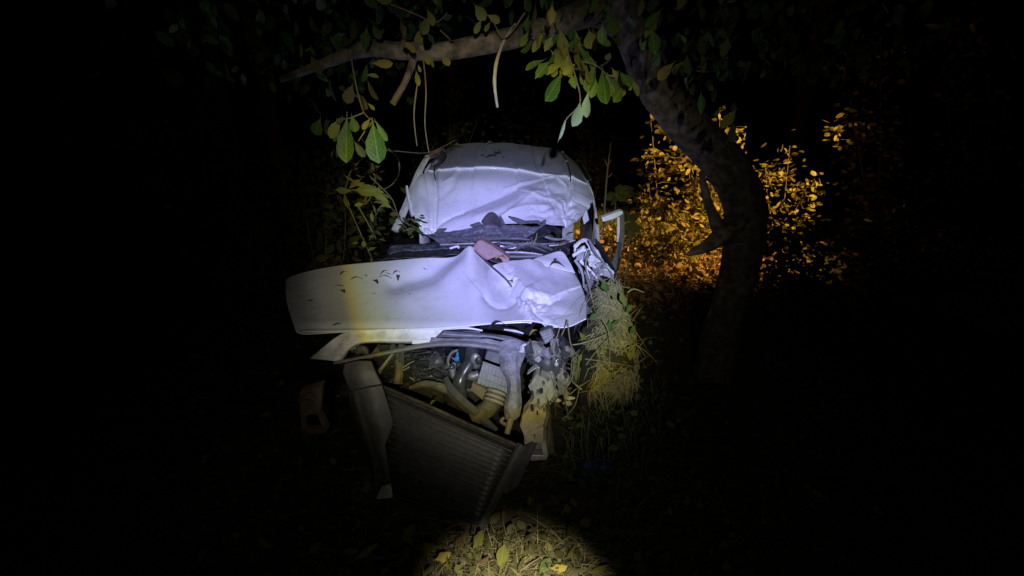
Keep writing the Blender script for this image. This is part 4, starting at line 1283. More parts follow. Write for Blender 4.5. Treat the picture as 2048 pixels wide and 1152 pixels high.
cx = [(1185, 575), (1235, 570), (1262, 620), (1275, 680), (1280, 730), (1272, 778), (1180, 780), (1150, 720), (1140, 665), (1175, 640)]
for k in range(2900):
    py = random.uniform(566, 782)
    t = min(1, (py - 566) / 234)
    xl = 1190 - 48 * min(1, max(0, (t - .3) * 3)) + (25 if t > .75 else 0); xr = 1240 + 40 * min(1, t * 1.8) - (18 if t > .88 else 0)
    px = random.uniform(xl, xr)
    e = (px - (xl + xr) / 2) / ((xr - xl) / 2)
    edge = abs(e)
    Y = 2.36 - .26 * t - .16 * math.sqrt(max(0, 1 - edge ** 2)) + .07 + random.uniform(-.03, .01)
    d = Vector((random.gauss(.1, .9), random.gauss(.10, .25), random.gauss(-.4, .8)))
    if edge > .55: d.x = -math.copysign(abs(random.gauss(0, .35)), e)
    blade(st, P(px, py, Y), d, random.uniform(.025, .11), random.uniform(.0009, .0034), random.uniform(.1, .9))
for k in range(36):
    py = random.uniform(560, 760); t = (py - 560) / 240
    px = random.choice((1185 - 30 * t, 1245 + 30 * min(1, t * 1.6))) + random.uniform(-12, 8)
    d = Vector((random.gauss(.4 if px > 1210 else -.4, .5), random.gauss(-.1, .3), random.gauss(.2, .7)))
    blade(st, P(px, py, 2.22 - .1 * t), d, random.uniform(.08, .18), random.uniform(.001, .0022), .35)
for k in range(14):
    py = random.uniform(740, 770); px = random.uniform(1172, 1268)
    blade(st, P(px, py, 2.08 + random.uniform(-.03, .05)), Vector((random.gauss(0, .35), random.gauss(0, .3), -1)), random.uniform(.05, .20), random.uniform(.001, .003), .3)
o = st.build("straw", M_straw, hay, smooth=False); o["kind"] = "stuff"
for px, py, qx, qy in ((1220, 640, 1218, 665), (1224, 590, 1232, 600), (1242, 585, 1250, 610), (1205, 560, 1215, 585), (1270, 650, 1262, 668), (1165, 705, 1158, 722), (1205, 690, 1208, 708), (1180, 735, 1165, 712),
                       (1240, 640, 1226, 648), (1258, 700, 1262, 720), (1160, 665, 1170, 680), (1195, 625, 1180, 640), (1250, 745, 1240, 765), (1215, 750, 1200, 760), (1262, 610, 1254, 625)):
    a, b = P(px, py, 2.10), P(qx, qy, 2.09)
    put_leaf(hay, random.choice((LM["yg", "lobed"], LM["green", "lobed"], LM["yg", "oval"])), a, b - a, (b - a).length * 1.05, 1.0)
for pts in ([(1206, 640), (1216, 660), (1220, 690), (1218, 740)], [(1135, 640), (1142, 690), (1158, 715)], [(1172, 730), (1195, 700), (1222, 672)], [(1145, 690), (1170, 685), (1215, 668)], [(1255, 585), (1268, 578), (1288, 585)],
            [(1110, 700), (1128, 660), (1135, 640)], [(1248, 700), (1272, 690), (1290, 712)], [(1170, 718), (1200, 722), (1262, 732)], [(1130, 800), (1150, 780), (1180, 760)]):
    MB().tube([P(x, y, 2.07) for x, y in pts], [.0035, .003, .002], 5, 12).build("stalk", M_straw, hay)

wgr = MB()
for k in range(420):
    x0, y0 = random.uniform(.28, .95), random.uniform(1.75, 2.5)
    if x0 < .5 and y0 > 2.0: continue
    blade(wgr, Vector((x0, y0, GH(x0, y0))), Vector((random.gauss(0, .35), random.gauss(0, .3), 1)), random.uniform(.10, .38), random.uniform(.0012, .0035), random.uniform(.2, .8))
for k in range(120):
    x0, y0 = random.uniform(.3, .95), random.uniform(1.75, 2.5)
    leaf_into(wgr, (x0, y0, GH(x0, y0) + random.uniform(.02, .28)), rdir(.0), random.uniform(.03, .06), .3)
tag(wgr.build("weeds", M_grass, smooth=False), "rough weeds rooted in the ground below the matted grass clump", None, None, "stuff")
for k in range(12):
    px, py = random.uniform(1058, 1096), random.uniform(760, 880)
    c_ = P(px, py, 1.80 - (py - 820) * .0014)
    MB().tube([c_ + Vector((0, .02, 0)), c_ + Vector((0, -.028, .006))], random.uniform(.004, .009), 8, 2).build("bolt", random.choice([M_black, M_dark, M_alu]), van, smooth=False)

# stalks over the crushed wing and engine
for k, (pts, Y) in enumerate((([(1180, 500), (1172, 530), (1178, 570), (1188, 610)], 2.6), ([(1066, 490), (1072, 476), (1074, 466)], 2.95), ([(1190, 410), (1188, 450), (1184, 485)], 3.3))):
    o = MB().tube([P(x, y, Y - .002 * (y - 470) if k == 0 else Y) for x, y in pts], [.005, .004, .003], 5, 14).build("dry_stalk", M_straw)
    tag(o, ("pinkish dry stalk lying down the crumpled right wing", "short broken stalk standing in the cowl behind the bonnet", "thin green stem hanging past the crushed roof corner")[k], "stalk")
for k, (pts, Y) in enumerate((([(806, 735), (818, 727), (828, 722)], 1.97), ([(1100, 705), (1108, 690), (1120, 655)], 1.98), ([(1130, 835), (1150, 810), (1160, 770)], 1.95))):
    o = MB().tube([P(x, y, Y) for x, y in pts], [.003, .003, .002], 5, 10).build("dry_stalk", M_straw)
    tag(o, ("short yellow straw lying across the engine", "brown stem leaning beside the fuse box", "thin pale stem curving below the grass clump")[k], "stalk")

# ------------------------------------------------------------------ the big tree
tree = empty("leaning_tree", Vector((1.10, 2.75, GH(1.1, 2.75))), "grey-barked tree on the right leaning over the wreck with a long horizontal limb", "tree")
TY = 2.7
tp = [(1418, 800, 2.80), (1434, 710, 2.77), (1458, 620, 2.74), (1478, 540, 2.72), (1490, 450, 2.70), (1484, 395, 2.67), (1446, 325, 2.62), (1390, 268, 2.57), (1336, 205, 2.5), (1297, 140, 2.42), (1270, 70, 2.35), (1247, 10, 2.28), (1217, -70, 2.2)]
rr = [.16, .130, .118, .116, .118, .116, .112, .106, .098, .090, .086, .082, .07]


def bark_tube(pts, radii, n=44, seg=200, depth=.05):
    """trunk with ridged bark relief and a few knots"""
    mb = MB(); mb.tube(pts, radii, n, seg)
    V = np.array(mb.v); R = V[:(seg + 1) * n].reshape(seg + 1, n, 3)
    c = R.mean(1, keepdims=True)
    an = np.linspace(0, 2 * np.pi, n, endpoint=False)[None, :]
    al = np.linspace(0, seg / 14.0, seg + 1)[:, None]
    k = np.minimum(np.arange(n), n - np.arange(n))[None, :] / n * 2 * np.pi
    rel = np.abs(2 * vnoise(k * 4.2 + 30, al * .9 + np.sin(k) * 1.2) - 1) + .6 * np.abs(2 * vnoise(k * 9 + 3, al * 2.1) - 1)
    big = vnoise(k * 1.1 + 7, al * .5 + 11) - .5
    kn = np.zeros_like(rel)
    for q in range(7):
        a0, l0 = random.uniform(0, np.pi), random.uniform(1, seg / 14.0)
        kn += .9 * np.exp(-((k - a0) / .35) ** 2 - ((al - l0) / .35) ** 2)
    f = 1 + depth * (rel - .8) + .16 * big + .10 * kn
    R2 = c + (R - c) * f[..., None]
    V[:(seg + 1) * n] = R2.reshape(-1, 3)
    mb.v = [tuple(v) for v in V]
    return mb


bark_tube([P(*p) for p in tp], rr, depth=.10).build("trunk", M_bark, tree)
bark_tube([P(1262, 60, 2.34), P(1200, 22, 2.28), P(1130, 40, 2.22), P(1070, 62, 2.18), (P(1010, 80, 2.14)), P(940, 94, 2.12), P(870, 104, 2.1), P(800, 102, 2.06), P(730, 97, 2.0), P(640, 130, 1.95), P(560, 160, 1.9)],
          [.075, .064, .056, .046, .043, .038, .034, .034, .030, .018, .01], 24, 130, depth=.10).build("limb", M_bark, tree)
bark_tube([P(1494, 425, 2.68), P(1452, 462, 2.61), P(1420, 488, 2.57), P(1374, 510, 2.55)], [.085, .065, .045, .010], 20, 50, depth=.14).build("broken_limb", M_bark, tree)
bark_tube([P(1480, 480, 2.68), P(1442, 460, 2.60), P(1424, 424, 2.58), P(1412, 388, 2.57), P(1403, 342, 2.56)], [.05, .046, .028, .024, .012], 18, 40, depth=.16).build("stub", M_bark, tree)
MB().tube([P(828, 108, 2.08), P(822, 135, 2.06), P(808, 168, 2.05), P(785, 208, 2.05)], [.018, .016, .013, .014], 8, 18, wob=.08).build("branch", M_bark, tree)
MB().tube([P(1030, 48, 2.15), P(1010, 78, 2.08), P(994, 120, 2.06), P(989, 165, 2.06), P(995, 215, 2.06)], [.005, .006, .0075, .0075, .005], 8, 24, wob=.06).build("branch", M_palestick, tree)
MB().tube([P(1270, 115, 2.30), P(1262, 122, 2.26), P(1266, 150, 2.26), P(1272, 170, 2.25)], [.007, .006, .005, .004], 6, 14).build("twig", M_bark2, tree)
MB().tube([P(1295, 90, 2.3), P(1293, 140, 2.28), P(1286, 190, 2.27)], [.006, .007, .005], 6, 14).build("twig", M_bark2, tree)
twigs = [[(1110, 42, 2.1), (1130, 90, 2.02), (1150, 150, 1.97), (1160, 205, 1.95), (1130, 242, 1.94), (1116, 284, 1.94)],
         [(1130, 95, 2.02), (1108, 118, 2.0), (1096, 124, 2.0)], [(1150, 120, 2.0), (1190, 130, 1.98), (1215, 150, 1.97)],
         [(1200, 60, 2.15), (1170, 85, 2.08), (1150, 105, 2.02)], [(1215, 150, 1.97), (1245, 158, 1.96), (1262, 165, 1.96)],
         [(1050, 72, 2.1), (1075, 68, 2.0), (1110, 70, 2.0)], [(880, 60, 2.05), (900, 80, 2.08), (905, 98, 2.1)], [(760, 0, 1.9), (830, 28, 1.95), (870, 45, 2.0), (895, 25, 2.0)],
         [(1050, 25, 2.0), (1010, 75, 2.04), (985, 40, 2.0)], [(700, 100, 1.9), (712, 170, 1.85), (728, 225, 1.82), (752, 245, 1.8)],
         [(728, 225, 1.82), (700, 236, 1.8), (680, 240, 1.8)], [(846, 112, 2.06), (852, 180, 2.04), (850, 250, 2.04), (858, 305, 2.05)], [(835, 165, 2.05), (828, 230, 2.05), (834, 292, 2.06)],
         [(745, 244, 1.8), (730, 262, 1.8), (717, 282, 1.8)]]
for t in twigs:
    MB().tube([P(*p) for p in t], [.0032, .0028, .0022, .0014], 5, 20, wob=.1).build("twig", M_twig, tree)
LV = [  # base, tip, width factor, colour, distance
    (1100, 122, 1068, 158, .9, "green", 1.99), (1100, 122, 1103, 146, 1.3, "green", 1.99), (1122, 148, 1091, 207, 1.05, "green", 1.96), (1136, 110, 1130, 148, 1.4, "yg", 2.0),
    (1142, 148, 1152, 182, 1.2, "green", 1.97), (1160, 150, 1168, 176, 1.0, "yg", 1.97), (1205, 140, 1212, 222, 1.15, "green", 1.95), (1190, 132, 1172, 185, 1.0, "green", 1.98),
    (1212, 150, 1236, 196, 1.3, "green", 1.97), (1176, 186, 1170, 236, .95, "pale", 1.95), (1160, 206, 1150, 254, 1.15, "pale", 1.94), (1132, 240, 1117, 286, .35, "pale", 1.94),
    (1256, 164, 1232, 206, .8, "yg", 1.96), (1250, 160, 1264, 182, .9, "yg", 1.96), (1086, 68, 1062, 108, .75, "yg", 2.0), (1105, 72, 1089, 103, .9, "yg", 2.0),
    (1178, 62, 1186, 102, 1.5, "yg", 2.05), (1072, 58, 1034, 86, .8, "yg", 2.02), (1120, 60, 1130, 112, 1.2, "yg", 2.04), (1140, 90, 1110, 122, 1.2, "yg", 2.0), (1150, 60, 1160, 108, 1.0, "yg", 2.06),
    (1165, 118, 1200, 132, .8, "green", 2.0), (1150, 128, 1122, 152, 1.0, "yg", 1.99), (1190, 150, 1182, 196, 1.0, "green", 1.97), (1225, 138, 1240, 165, 1.1, "yg", 1.98),
    (1245, 172, 1228, 204, 1.0, "green", 1.95), (1215, 30, 1240, 70, 1.4, "green", 2.1), (1060, 60, 1040, 96, .9, "yg", 2.02),
    (746, 248, 757, 330, 1.25, "green", 1.78), (752, 243, 778, 290, .6, "green", 1.79), (694, 238, 690, 332, .75, "green", 1.79), (682, 238, 654, 282, 1.0, "yg", 1.8),
    (704, 232, 712, 268, 1.2, "green", 1.79), (690, 235, 668, 250, 1.0, "dull", 1.8), (740, 238, 722, 262, .8, "yg", 1.79), (690, 262, 662, 284, .9, "green", 1.8),
    (744, 126, 790, 129, .75, "yg", 1.9), (732, 150, 758, 152, 1.0, "yg", 1.88), (832, 142, 838, 174, .8, "yg", 2.03), (836, 130, 842, 146, 1.1, "yg", 2.03), (862, 110, 866, 138, .7, "yg", 2.05),
    (884, 112, 900, 132, 1.1, "yg", 2.05), (850, 112, 858, 128, 1.0, "yg", 2.04), (735, 160, 758, 208, 1.0, "dull", 1.86), (705, 170, 690, 215, 1.1, "dull", 1.86),
    (855, 20, 870, 55, 1.3, "yg", 1.98), (800, 40, 812, 78, .9, "dull", 1.95), (838, 40, 846, 70, .8, "dull", 1.98), (950, 10, 970, 40, 1.2, "yg", 2.0), (975, 30, 1000, 44, 1.0, "yg", 2.0), (962, 40, 950, 66, .9, "yg", 2.0),
    (980, 44, 968, 66, 1.0, "yg", 2.0), (745, 50, 762, 80, 1.2, "dull", 1.9), (660, 70, 672, 92, 1.1, "dull", 1.85), (735, 206, 752, 222, .8, "yg", 1.84)]
for bx, by, tx, ty, wf, col, Y in LV:
    a, b = P(bx, by, Y), P(tx, ty, Y - random.uniform(-.02, .04))
    put_leaf(tree, LM[col, "obovate" if random.random() < .75 else "lobed"], a, b - a, (b - a).length * random.uniform(.82, 1.0), wf * random.uniform(.75, 1.0), roll=random.uniform(-.5, .5))
for k in range(34):
    t_ = random.choice(twigs[:6])
    a = random.choice(catmull([P(*p) for p in t_], 20)[4:])
    a = a + Vector((random.gauss(0, .03), random.gauss(0, .04), random.gauss(.01, .03)))
    if 576 - F * ((a.z - CAM_Z) * CP + a.y * SP) / (a.y * CP - (a.z - CAM_Z) * SP) > 165: continue
    put_leaf(tree, LM[random.choice(("yg", "green", "yg")), random.choice(("obovate", "obovate", "oval"))], a, rdir(.8, .6), random.uniform(.05, .10), random.uniform(.7, 1.05), roll=random.uniform(-1, 1))
for k in range(165):
    side = random.random()
    if side < .38: bx, by = random.uniform(1300, 1475), random.uniform(-20, 260)
    elif side < .62: bx, by = random.uniform(1040, 1320), random.uniform(-30, 70)
    elif side < .8: bx, by = random.uniform(600, 900), random.uniform(-30, 90)
    else: bx, by = random.uniform(600, 740), random.uniform(60, 300)
    if 1320 < bx and abs(by - (205 + (bx - 1335) * 1.2)) < 70: continue
    Y = random.uniform(1.75, 2.3)
    a = P(bx, by, Y)
    put_leaf(tree, LM[random.choice(("green", "yg", "dull", "dull", "green")), random.choice(("obovate", "oval", "lobed"))], a, rdir(.9, .6), random.uniform(.035, .085), random.uniform(.6, 1.2), roll=random.uniform(-1.2, 1.2))
# canopy above and to the sides of the view: one loose mass of leaves
cm = MB()
for k in range(1500):
    p = Vector((random.uniform(-2.8, 2.9), random.uniform(2.3, 4.4), random.uniform(2.75, 3.9)))
    q = p - Vector((0, 0, CAM_Z))
    leaf_into(cm, p, rdir(.8), random.uniform(.06, .12), .3)
for k in range(900):
    sd = random.random()
    if sd < .55: p = Vector((random.uniform(-1.9, -.45), random.uniform(2.3, 4.0), random.uniform(1.95, 2.8)))
    else: p = Vector((random.uniform(1.0, 2.3), random.uniform(2.3, 3.4), random.uniform(2.0, 2.8)))
    if p.x < 0 and p.z < 2.15 and p.x > -.8: continue
    leaf_into(cm, p, rdir(.9, .6), random.uniform(.05, .10), .3)
for k in range(260):
    p = Vector((random.uniform(-.4, .9), random.uniform(2.2, 3.2), random.uniform(2.35, 2.9)))
    leaf_into(cm, p, rdir(.9, .6), random.uniform(.05, .10), .3)
o = cm.build("foliage", M_leaf, tree); o["kind"] = "stuff"


# ------------------------------------------------------------------ shrubs
def shrub(name, base, stems, nleaf, label, cat, group, lm, fm, leaf=.08, spread=.16, parts=60, stuff=200, stem_m=M_twig, r=.009, down=.35, kinds=("oval", "lance"), wid=.9):
    root = empty(name, base, label, cat, group)
    pts = []
    for s in stems:
        MB().tube(s, [r, r * .7, r * .3], 6, 20, wob=.08).build("stem", stem_m, root)
        pts += catmull(s, 40)[8:]
        for j in range(5):
            a = random.choice(catmull(s, 30)[8:]); b = a + Vector((random.gauss(0, spread), random.gauss(0, spread), random.gauss(.03, spread * .6)))
            MB().tube([a, a.lerp(b, .5) + Vector((0, 0, .02)), b], [r * .35, r * .25, r * .12], 4, 6).build("twig", stem_m, root)
            pts += [a.lerp(b, t / 6) for t in range(2, 7)] * 2
    for k in range(parts):
        p = random.choice(pts) + Vector((random.gauss(0, spread * .25), random.gauss(0, spread * .25), random.gauss(0, spread * .25)))
        put_leaf(root, LM[lm, random.choice(kinds)], p, rdir(down), leaf * random.uniform(.6, 1.25), wid * random.uniform(.7, 1.3), roll=random.uniform(-1, 1))
    if stuff:
        mb = MB()
        for k in range(stuff):
            p = random.choice(pts) + Vector((random.gauss(0, spread * .5), random.gauss(0, spread * .5), random.gauss(0, spread * .45)))
            leaf_into(mb, p, rdir(down), leaf * random.uniform(.5, 1.2), random.uniform(.2, .34))
        o = mb.build("foliage", fm, root); o["kind"] = "stuff"
    return root


GA = "street-lit shrubs beyond the wreck"
def stems_px(base_px, Y, tops, sway=.05):
    b = PZ(base_px, 560, 0); b = Vector((P(base_px, 500, Y).x, Y, 0))
    out = []
    for tx, ty in tops:
        e = P(tx, ty, Y + random.uniform(-.2, .2))
        m1 = b.lerp(e, .5) + Vector((random.uniform(-sway, sway), random.uniform(-sway, sway), 0))
        out.append([b + Vector((random.uniform(-.08, .08), random.uniform(-.08, .08), 0)), m1, e])
    return out


def sh(name, bx, Y, tops, label, parts, stuff, leaf, spread, **k):
    st_ = stems_px(bx, Y, tops)
    b = Vector((st_[0][0].x, Y, 0))
    return shrub(name, b, st_, 0, label, "shrub", GA, "amber", M_amber, leaf=leaf, spread=spread, parts=parts, stuff=stuff, kinds=("lance", "oval"), **k)


sh("autumn_shrub", 1312, 6.3, [(1300, 222), (1296, 330), (1330, 400), (1275, 380)], "tall amber-lit sapling with thin leafy spire left of the leaning trunk", 190, 220, .105, .13)
sh("autumn_shrub", 1385, 6.0, [(1372, 285), (1395, 330), (1380, 400), (1355, 450), (1415, 380)], "bushy amber shrub glowing brightest behind the leaning trunk", 250, 700, .11, .21)
sh("autumn_shrub", 1350, 5.5, [(1320, 450), (1350, 460), (1375, 440), (1390, 470), (1300, 470)], "low amber shrub spreading in front of the taller lit shrubs", 250, 650, .10, .22)
sh("autumn_shrub", 1432, 5.9, [(1425, 340), (1440, 400), (1450, 300), (1420, 450)], "amber shrub seen through the fork of the leaning trunk", 120, 380, .09, .17)
sh("autumn_shrub", 1445, 6.8, [(1440, 215), (1455, 240), (1470, 260)], "thin dim amber sapling above the fork of the trunk", 60, 120, .09, .16)
sh("autumn_shrub", 1560, 6.4, [(1530, 330), (1580, 290), (1620, 360), (1560, 420), (1600, 450)], "wide amber shrub just right of the leaning trunk", 120, 500, .09, .22)
sh("autumn_shrub", 1740, 6.8, [(1700, 200), (1760, 90), (1800, 260), (1720, 360), (1820, 380)], "tall orange-lit shrub at the far right", 90, 800, .10, .25)
sh("autumn_shrub", 1930, 7.2, [(1880, 60), (1940, 20), (2000, 160), (1900, 280), (1980, 340)], "outermost orange-lit shrub at the right edge", 80, 800, .10, .26)

for bx, tops, lb_ in ((1590, [(1540, 470), (1590, 450), (1640, 480), (1690, 470), (1560, 520), (1650, 530)], "low unlit bush added right of the trunk to hide the lit ground by the orange shrubs"),
                      (1800, [(1750, 480), (1800, 455), (1860, 490), (1910, 480), (1840, 530)], "low unlit bush added at the far right to hide the lit ground by the orange shrubs")):
    st_ = stems_px(bx, 4.0, tops, .1)  # added bushes, placed to screen the lamplit ground behind them
    shrub("dark_shrub", Vector((st_[0][0].x, 4.0, 0)), st_, 0, lb_, "shrub", "unlit shrubs round the clearing", "dull", M_leaf_dull, leaf=.09, spread=.26, parts=20, stuff=1300)

# reddish dim leaves far behind the roof
rb = shrub("background_shrub", Vector((.3, 11.5, 0)), stems_px(1050, 11.5, [(1030, 190), (1060, 160), (1085, 230), (1000, 200)]), 0, "dim reddish shrub in the dark far behind the roof", "shrub", None, "brown", M_leaf_br, leaf=.12, spread=.4, parts=0, stuff=700)
for k, (bx, Y, tops, lb) in enumerate(((640, 4.2, [(600, 330), (660, 300), (690, 360), (620, 420)], "dark leafy shrub left of the wreck's door frame"),
                                      (470, 4.4, [(400, 300), (470, 250), (540, 340), (500, 430)], "dark shrub further left beside the bonnet's free end"),
                                      (240, 4.8, [(150, 250), (240, 180), (330, 300), (260, 420)], "unlit shrub at the far left of the clearing"),
                                      (900, 9.0, [(820, 200), (900, 150), (960, 230), (870, 260)], "unlit bushy shrub behind the left half of the roof"),
                                      (1180, 10.0, [(1130, 200), (1180, 160), (1230, 240), (1200, 300)], "unlit shrub in the gap right of the roof"))):
    st_ = stems_px(bx, Y, tops, .12)
    shrub("dark_shrub", Vector((st_[0][0].x, Y, 0)), st_, 0, lb, "shrub", "unlit shrubs round the clearing", "dull", M_leaf_dull, leaf=.10, spread=.28, parts=20, stuff=900)

# thin bare sapling right of the roof
sap = empty("bare_sapling", PZ(1208, 470) * 1.0, "thin bare sapling standing just right of the crushed roof", "sapling")
MB().tube([P(1206, 470, 4.6), P(1211, 392, 4.6), P(1215, 340, 4.6), P(1222, 285, 4.6)], [.011, .010, .008, .004], 6, 20).build("stem", M_twig, sap)
for a, b in (((1215, 332), (1209, 318)), ((1216, 330), (1223, 318)), ((1213, 356), (1225, 346))):
    MB().tube([P(a[0], a[1], 4.6), P((a[0] + b[0]) / 2, (a[1] + b[1]) / 2 + 1, 4.6), P(b[0], b[1], 4.6)], [.006, .005, .003], 5, 6).build("twig", M_twig, sap)
sap.location = P(1206, 470, 4.6) - Vector((0, 0, 0))
for ch in sap.children:
    ch.matrix_parent_inverse = Matrix.Translation(-sap.location)

# broad-leaved weed right of the bent door frame
wd = empty("broadleaf_weed", Vector((P(1255, 440, 4.2).x, 4.2, 0)), "dim broad-leaved green weed behind the bent door frame", "weed")
MB().tube([Vector((P(1255, 440, 4.2).x, 4.2, 0)), P(1258, 520, 4.2), P(1256, 440, 4.2)], [.008, .006, .004], 6, 14).build("stem", M_twig, wd)
for bx, by, tx, ty in ((1256, 445, 1278, 462), (1256, 445, 1262, 475), (1255, 440, 1240, 430), (1256, 440, 1275, 432), (1256, 450, 1238, 470)):
    a, b = P(bx, by, 4.2), P(tx, ty, 4.1)
    put_leaf(wd, LM["dull", "oval"], a, b - a, (b - a).length * 1.1, 1.2)
wd2 = empty("broadleaf_weed", Vector((P(1228, 400, 4.8).x, 4.8, 0)), "dim green plant at the foot of the bare sapling", "weed")
MB().tube([Vector((P(1228, 400, 4.8).x, 4.8, 0)), P(1230, 420, 4.8), P(1232, 385, 4.8)], [.008, .006, .004], 6, 12).build("stem", M_twig, wd2)
for bx, by, tx, ty in ((1232, 388, 1212, 396), (1232, 388, 1250, 400), (1232, 386, 1262, 378), (1232, 386, 1240, 372), (1232, 390, 1225, 408), (1240, 384, 1268, 388)):
    a, b = P(bx, by, 4.8), P(tx, ty, 4.75)
    put_leaf(wd2, LM["dull", "oval"], a, b - a, (b - a).length * 1.2, 1.2)

# left: twiggy bush with yellow-green leaves against the door frame
lb = empty("twiggy_bush", Vector((P(745, 480, 3.0).x, 3.0, 0)), "twiggy bush with curled yellow-green leaves against the left door frame", "bush")
arcs = [[(700, 345, 3.0), (722, 318, 3.0), (745, 302, 3.0), (790, 302, 3.1), (850, 306, 3.4), (885, 294, 3.6), (910, 280, 3.7)],
        [(775, 297, 3.05), (795, 315, 3.05), (798, 345, 3.05), (785, 368, 3.05), (768, 378, 3.05)],
        [(705, 340, 3.0), (730, 335, 3.0), (742, 355, 3.0), (760, 372, 3.0), (785, 400, 3.05), (800, 440, 3.1), (825, 470, 3.2)],
        [(720, 365, 3.0), (745, 378, 3.0), (770, 400, 3.0), (790, 425, 3.05)], [(715, 410, 2.95), (735, 445, 2.95), (752, 478, 2.95)],
        [(700, 345, 3.0), (690, 390, 3.0), (705, 430, 3.0), (745, 520, 3.0)], [(760, 372, 3.0), (745, 390, 3.0), (730, 410, 3.0)], [(775, 400, 3.0), (762, 412, 3.0), (752, 430, 3.0)],
        [(738, 330, 3.0), (755, 345, 3.0), (770, 340, 3.0)]]
lpts = []
for k, a in enumerate(arcs):
    w_ = [P(*p) for p in a]
    MB().tube(w_, [.006 if k < 2 else .004, .004, .002], 5, 24, wob=.12).build("twig", M_twig, lb)
    lpts += catmull(w_, 24)
    if k not in (0, 1):
        lpts += catmull(w_, 24) * 2
for k in range(95):
    p = random.choice(lpts) + Vector((random.gauss(0, .03), random.gauss(0, .05), random.gauss(0, .03)))
    if p.x > P(780, 400, 3.05).x: continue
    put_leaf(lb, LM[random.choice(("yg", "yg", "dull")), random.choice(("lance", "oval"))], p, rdir(.3), random.uniform(.035, .08), random.uniform(.6, 1.2), roll=random.uniform(-1.2, 1.2))
for bx, by, tx, ty in ((712, 380, 752, 382), (752, 380, 752, 380.5), (757, 378, 722, 383), (745, 382, 768, 398), (690, 390, 692, 410), (762, 398, 776, 412), (720, 360, 702, 372), (672, 380, 694, 382), (690, 396, 696, 408)):
    a, b = P(bx, by, 2.95), P(tx, ty, 2.93)
    if (b - a).length > .03:
        put_leaf(lb, LM["yg", "lance"], a, b - a, (b - a).length * 1.3, 1.5)
sprig = empty("leafy_sprig", P(820, 455, 3.3), "dark green leafy sprig lying over the foot of the left door frame", "sprig")
MB().tube([P(786, 430, 3.3), P(812, 446, 3.27), P(838, 458, 3.24)], [.004, .004, .002], 5, 12).build("twig", M_twig, sprig)
for k in range(46):
    p = P(random.gauss(822, 14), random.gauss(450, 12), random.uniform(3.2, 3.32))
    put_leaf(sprig, LM[random.choice(("green", "dull", "green", "yg")), random.choice(("lance", "oval"))], p, rdir(.2), random.uniform(.03, .07), random.uniform(.6, 1.2), roll=random.uniform(-1.2, 1.2))

# ------------------------------------------------------------------ trunks in the dark
for k, (x, y, r, h) in enumerate(((-3.4, 6.5, .13, 5), (-5.2, 8.2, .18, 6), (-1.6, 12, .16, 6), (2.1, 13, .15, 6), (6.5, 10.5, .2, 6), (-7.5, 11, .2, 7))):
    t = empty("dark_tree", (x, y, 0), ("slim dark tree behind the left bush", "second dark tree from the left behind the bonnet's free end", "dark tree far behind the left half of the roof", "dark tree far behind the right half of the roof",
                                       "dark tree beyond the orange-lit shrubs", "farthest left dark tree")[k], "tree", "dark trees behind the clearing")
    MB().tube([(x, y, -.05), (x + random.uniform(-.2, .2), y, h * .5), (x + random.uniform(-.4, .4), y, h)], [r * 1.2, r, r * .5], 10, 24, wob=.04).build("trunk", M_bark2, t)
    cb = MB()
    for q in range(700):
        a = Vector((random.gauss(0, 1.0), random.gauss(0, 1.0), random.gauss(0, 1.0)))
        leaf_into(cb, Vector((x, y, h)) + a, rdir(.5), random.uniform(.10, .2), .3)
    c_ = cb.build("crown", M_leaf_dull, t); c_["kind"] = "stuff"

# ------------------------------------------------------------------ ground cover
def under_wreck(x, y):
    return -.95 < x < .62 and 2.0 < y < 5.9


lit = MB()
n_ = 0
while n_ < 6500:
    y = random.uniform(.75, 4.5) if random.random() < .7 else random.uniform(4.5, 9)
    x = random.uniform(-1.25, 1.25) * (.5 + y * .55)
    if under_wreck(x, y): continue
    n_ += 1
    z = GH(x, y) + random.uniform(.003, .04)
    d = Vector((random.gauss(0, 1), random.gauss(0, 1), random.gauss(0, .25)))
    leaf_into(lit, (x, y, z), d, random.uniform(.025, .07), random.uniform(.18, .36), face=(random.gauss(0, .6), random.gauss(0, .6), 1))
for k in range(330):
    p = PZ(random.gauss(1050, 105), random.uniform(1068, 1210))
    p.z = GH(p.x, p.y) + random.uniform(.01, .06)
    leaf_into(lit, p, Vector((random.gauss(0, 1), random.gauss(0, 1), random.gauss(.25, .4))), random.uniform(.02, .065), random.uniform(.14, .34), face=(random.gauss(0, .6), random.gauss(-.4, .6), 1))
tag(lit.build("leaf_litter", M_litter), "brown and green fallen leaves covering the forest floor", None, None, "stuff")
lita = MB()
for k in range(5200):
    y = random.uniform(3.9, 7.5)
    x = random.uniform(.75, 3.6) + (y - 4) * .1
    z = GH(x, y) if abs(x) < 8 else 0
    z += abs(random.gauss(0, .10))
    leaf_into(lita, (x, y, z), rdir(.1), random.uniform(.04, .10), random.uniform(.22, .36))
for k in range(5200):
    y = random.uniform(4.6, 12.0)
    x = random.uniform(2.4, 8.5)
    leaf_into(lita, (x, y, abs(random.gauss(0, .08))), rdir(.1), random.uniform(.05, .12), random.uniform(.22, .36))
tag(lita.build("ground_cover", M_litter_a), "low rusty ground cover lit orange below the shrubs", None, None, "stuff")
gr = MB()
for k in range(4200):
    y = random.uniform(6.8, 10.5); x = random.uniform(.6, 3.5) * y / 7
    blade(gr, Vector((x, y, 0)), Vector((random.gauss(0, .4), random.gauss(0, .4), 1)), random.uniform(.08, .28), random.uniform(.003, .006), .4)
tag(gr.build("grass", M_grass, smooth=False), "rough grass verge glowing orange beyond the wreck", None, None, "stuff")
gs = MB()
